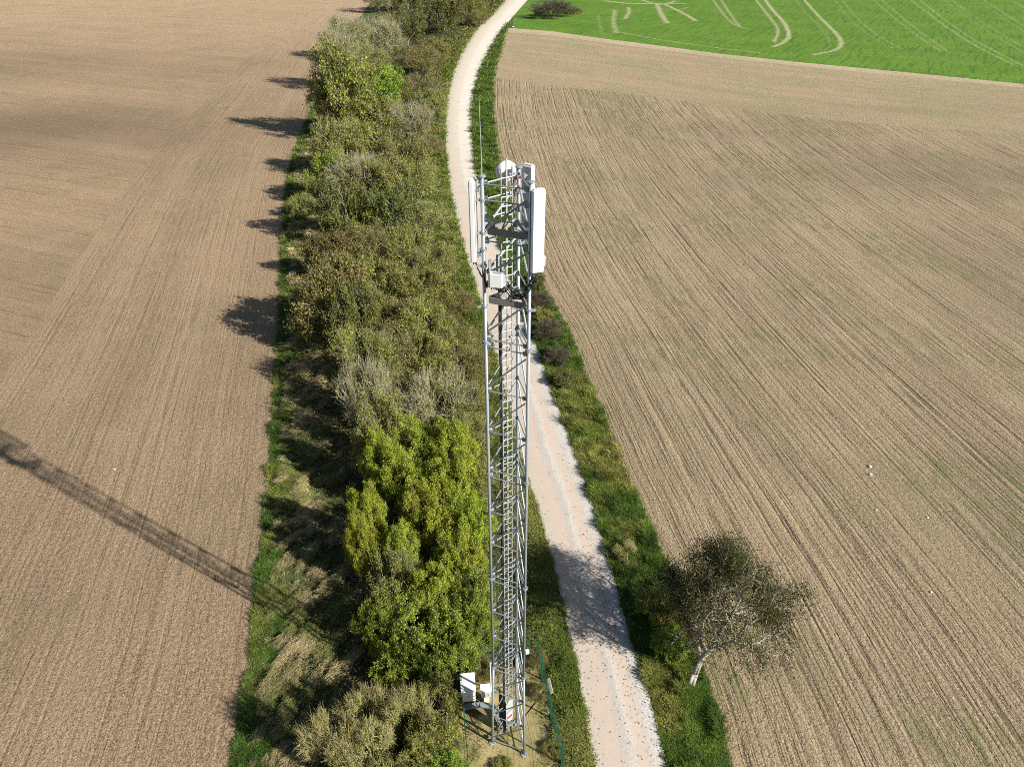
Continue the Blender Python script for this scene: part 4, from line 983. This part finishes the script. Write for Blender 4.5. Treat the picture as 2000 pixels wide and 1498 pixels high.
# rough straw strip, combed by wind into tussocks
def straw(y0, y1, dens, w0, w1):
    x, y = strip_points(r1, lambda t: field_l(t) + w0, lambda t: field_l(t) + w1 + 0 * t, y0, y1, dens)
    th = -1.95 + 1.2 * (vnoise(x, y, 5, 33) - .5); al = x * math.cos(-1.95) + y * math.sin(-1.95); ac = -x * math.sin(-1.95) + y * math.cos(-1.95)
    ac = ac + .8 * (vnoise(x, y, 2.2, 39) - .5)
    clump = .65 * vnoise(al, ac * 3.0, 1.3, 34) + .35 * vnoise(al, ac * 2.0, .6, 38)
    keep = (clump > .44) | (r1.uniform(size=len(x)) < .10); x, y, th, clump = x[keep], y[keep], th[keep], clump[keep]
    f = np.clip(vnoise(x, y, 1.0, 35) * 1.2 - .1 + (clump - .5), 0, 1); c = lerp(STRAW2, STRAW, f)
    c = c * r1.uniform(.6, 1.35, (len(x), 1))
    gk = np.clip((vnoise(x, y, 1.8, 36) - .34) * 3.0, 0, 1)[:, None]; c = c * (1 - gk * .75) + np.array((.185, .225, .055)) * gk * .75
    return blades(r1, x, y, .25 + 1.5 * np.clip(clump - .40, 0, 1), .034, c, .8, (np.cos(th) * 1.0, np.sin(th) * 1.0), 9, .09)
stuff("rough_straw_grass", [straw(13, 80, .62, .9, 10.5), straw(80, 190, .14, 1.2, 9)])
# leaf litter and brambles on the hedge floor
x, y = strip_points(r1, lambda t: field_l(t) + 3.5 + .01 * t, lambda t: road_l(t) - .8, 12, 460, 1.1)
inc = (x > -2.9) & (x < 2.4) & (y < 26) & (y > 17); x, y = x[~inc], y[~inc]
z = r1.uniform(0, 1, len(x)) ** 1.5 * (.2 + 1.3 * vnoise(x, y, 2.2, 41)); f = r1.uniform(size=len(x))
LV, LQ = leaf_quads(r1, np.stack([x, y, z + .05], 1), .07, .5); sc_ = np.repeat(np.maximum(1, np.hypot(y, CAM_H) / 48), 4)[:, None]
cen = np.repeat(np.stack([x, y, z + .05], 1), 4, 0); LV = cen + (LV - cen) * sc_
c = lerp((.03, .036, .012), (.14, .125, .045), f)
tag(obj("hedge_undergrowth", mesh("hedge_undergrowth", LV, LQ, None, M['grass'], color=np.repeat(c, 4, 0))), kind="stuff")
# weeds in the compound
x = r1.uniform(-2.5, 2.3, 2600); y = r1.uniform(17.6, 25.8, 2600)
edge_ = np.clip(np.maximum(np.abs(x) - 1.2, np.maximum(y - 23.6, 19.4 - y)) / 1.0, 0, 1); keep = r1.uniform(size=len(x)) < edge_ * .9 + .02; x, y = x[keep], y[keep]
c = lerp((.07, .085, .02), (.20, .18, .07), r1.uniform(size=len(x))); stuff("compound_weeds", [blades(r1, x, y, .14, .02, c, .8)])
# fallen leaves and dark pebbles on the track
n = 2600; y = np.exp(r1.uniform(math.log(17), math.log(90), n)); u = r1.uniform(size=n); u = np.where(r1.uniform(size=n) < .45, 1 - .35 * u ** 2, u)
nearT = r1.uniform(size=n) < np.clip(.30 + np.exp(-((y - 29) / 5.0) ** 2), 0, 1); y, u = y[nearT], u[nearT]; x = road_l(y) + (road_r(y) - road_l(y)) * u
P = np.stack([x, y, .04 + .05 * (1 - (2 * u - 1) ** 2)], 1); LV, LQ = leaf_quads(r1, P, .042, 2.5)
c = lerp((.045, .034, .022), (.13, .095, .055), r1.uniform(size=len(x)))
tag(obj("fallen_leaves", mesh("fallen_leaves", LV, LQ, None, M['grass'], color=np.repeat(c, 4, 0))), kind="stuff")

# the few pale flints that show on the soil
def flint(px, py, s, label):
    p = G(px, py); rng = np.random.default_rng(int(px)); m = MB()
    prof = [(.02, -.3), (.8, -.25), (1, .05), (.72, .42), (.25, .6), (.01, .62)]; m.lathe([(r * s, z * s) for r, z in prof], (0, 0, 0), (0, 0, 1), 9)
    V = np.concatenate(m.V); V *= 1 + rng.normal(0, .10, V.shape); m.V = [V]; o = m.build("flint_stone", M['stone']); o.location = (p[0], p[1], .03 + s * .15); o.rotation_euler.z = rng.uniform(0, 6)
    tag(o, label, "stone", "pale flints lying on the fields")
flint(1699, 912, .15, "upper of two close pale flints in the middle of the tilled field")
flint(1700, 927, .13, "lower of two close pale flints in the middle of the tilled field")
flint(1711, 997, .09, "pale flint below the close pair on the tilled field")
flint(1811, 1011, .09, "pale flint right of the others on the tilled field")
flint(1818, 1157, .09, "lowest pale flint, far right on the tilled field")
flint(224, 917, .09, "single pale flint above the mast shadow on the ploughed field")
flint(1002, 54, .45, "white stone at the corner where track, crop and tilled field meet")
